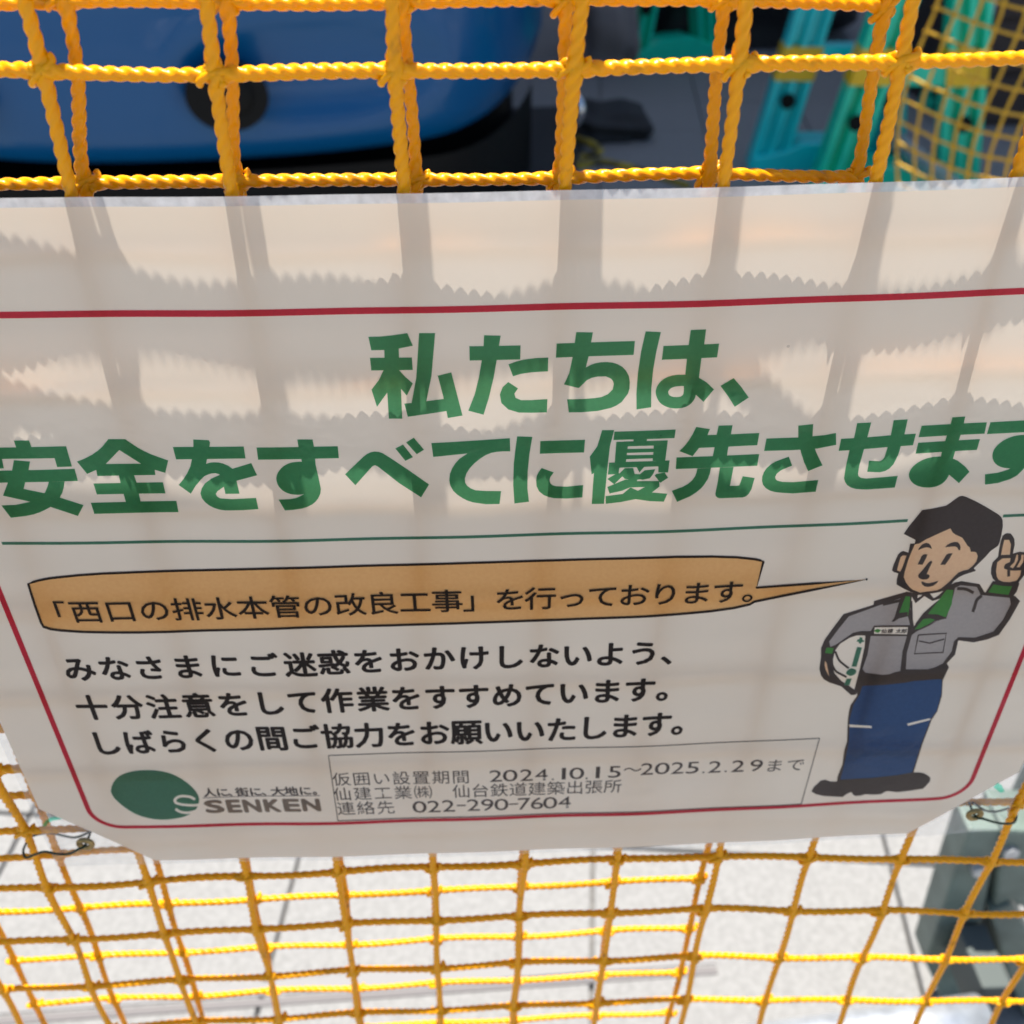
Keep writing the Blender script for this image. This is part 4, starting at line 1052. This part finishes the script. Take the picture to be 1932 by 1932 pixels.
# far net between stands
n_r, n_c = 14, 22
Gf = np.zeros((n_r, n_c, 3))
a0 = at(1765, 5, 3.02); b0 = at(1700, 300, 3.02)
L0 = np.array([float(at(1688, 340, 2.05)[0]), 2.05]); dirf = np.array([math.cos(R(-55)), math.sin(R(-55))])
MS = 0.046
top = 0.96
for i in range(n_r):
    for j in range(n_c):
        x, y = L0 + dirf*(j*MS)
        Gf[i, j] = (x + 0.02*math.sin(i*.5), y + 0.012*math.sin(j*.6+i*.3), top - i*MS - 0.02*math.sin(j*0.35))
KF = KN.copy(); KF.materials.clear(); KF.materials.append(YELLOW2)
net_c = empty('safety_net', (0, 0, 0), 'dull yellow net hanging far behind at the upper right before the green stands', 'safety net')
net(net_c, Gf, YELLOW2, 0.0036, 0.006, 8, KF, lobes=0, kscale=1.3)
pe = L0 + dirf*(-0.25); pf = L0 + dirf*1.1
pipe('far_top_pipe', (pe[0], pe[1], 0.985), (pf[0], pf[1], 0.985), 0.0243, label='grey pipe along the top of the far yellow net')
pg = atz(1625, 215, 0.12); ph = atz(1850, 395, 0.12)
pipe('ground_pipe', tuple(pg), tuple(ph), 0.03, label='grey pipe lying low beside the green stand, under the far net')
WPOST = mat('white_post_paint', (0.62, 0.62, 0.64), 0.4, noise=0.1)
c = atz(1808, 245, 0.0); pipe('white_post', (c[0], c[1], 0), (c[0], c[1], 1.1), 0.02, WPOST, 'thin white post behind the far yellow net')
# cord, striped rope
GREYC = mat('grey_cord', (0.30, 0.28, 0.26), 0.7)
P = smooth_path([at(1502, 18, 3.9), at(1492, 60, 3.88), at(1478, 90, 3.85), at(1476, 115, 3.83), at(1484, 150, 3.8), atz(1500, 190, 0.01)], 10)
tag(link('hanging_cord', tube_mesh('hanging_cord', P, 0.011, 8), GREYC), 'pale grey cord hanging down left of the cyan stand', 'cord')
RY = mat('yellow_black_rope', (0.60, 0.44, 0.02), 0.6, col2=(0.03, 0.03, 0.02), nscale=14)
P = smooth_path([atz(1088, 262, 0.02), atz(1112, 270, 0.05), atz(1132, 285, 0.05), atz(1100, 296, 0.03), atz(1092, 312, 0.02), atz(1130, 305, 0.02), atz(1160, 310, 0.015), atz(1200, 320, 0.015), atz(1240, 333, 0.015), atz(1300, 352, 0.015)], 10)
tag(link('striped_rope', tube_mesh('striped_rope', P, 0.013, 8), RY), 'yellow and black rope lying on the paving beside the blue car', 'rope')
mp = [atz(540, 420, 0.012), atz(1060, 400, 0.012), atz(1100, 290, 0.012), atz(1085, 205, 0.012), atz(760, 215, 0.012)]  # dark sheet added where the paving is only shaded by the car
tag(extrude_poly('under_car_shade', mp, (0, 0, 0.012), RUB, None, 0.003), 'flat black sheet standing in for shade on the paving under the nose of the blue car', 'shade patch')
# dark covered heap behind the stands and a grey sack
HEAP = mat('black_sheeting', (0.012, 0.012, 0.013), 0.45, bump=0.6, bscale=12)
def heap(name, loc, sx, sy, sz, seed, m, label, cat):
    bm = bmesh.new(); bmesh.ops.create_icosphere(bm, subdivisions=4, radius=1); rnd = random.Random(seed)
    ph_ = [rnd.uniform(0, 6) for _ in range(6)]
    for v in bm.verts:
        c = v.co
        k = 1 + 0.10*math.sin(5*c.x+ph_[0])*math.sin(4*c.y+ph_[1]) + 0.07*math.sin(9*c.z+ph_[2]+3*c.x) + 0.04*math.sin(13*c.x+ph_[3])
        p = Vector((abs(c.x)**0.7*math.copysign(1, c.x)*k*sx, abs(c.y)**0.7*math.copysign(1, c.y)*k*sy, max(0, (abs(c.z)**0.7*math.copysign(1, c.z)*k+0.75))*sz*0.6))
        v.co = p
    me = bpy.data.meshes.new(name); bm.to_mesh(me); bm.free(); o = link(name, me, m, smooth=True); o.location = loc; return tag(o, label, cat)
c = atz(1420, 105); heap('covered_heap', (float(c[0]), float(c[1])+0.35, 0), 0.55, 0.34, 0.80, 3, HEAP, 'black sheet covered heap behind the cyan stand in deep shade', 'heap')
SACK = mat('grey_sandbag', (0.22, 0.19, 0.18), 0.9, noise=0.2, nscale=8, bump=0.5, bscale=40)
c = atz(1150, 150); heap('sandbag', (float(c[0])-0.02, float(c[1])+0.25, 0), 0.16, 0.22, 0.42, 8, SACK, 'mauve grey sandbag slumped beside the nose of the blue car', 'sandbag')
c = atz(1150, 250); heap('rubber_weight', (float(c[0]), float(c[1]), 0), 0.15, 0.17, 0.09, 5, RUB, 'black rubber weight lying on the paving in front of the sandbag', 'weight')
BRN = mat('dark_brown_board', (0.05, 0.032, 0.028), 0.7, noise=0.2)
o = box('timber_stack', 1.75, 3.2, 3.6, 4.2, 0, 0.55, BRN, None, 0.01); tag(o, 'dark brown boarded box behind the far yellow net at the right', 'box')
for k in range(3): box('board', 1.74, 3.21, 3.585, 3.60, 0.03+k*0.18, 0.19+k*0.18, BRN, o)
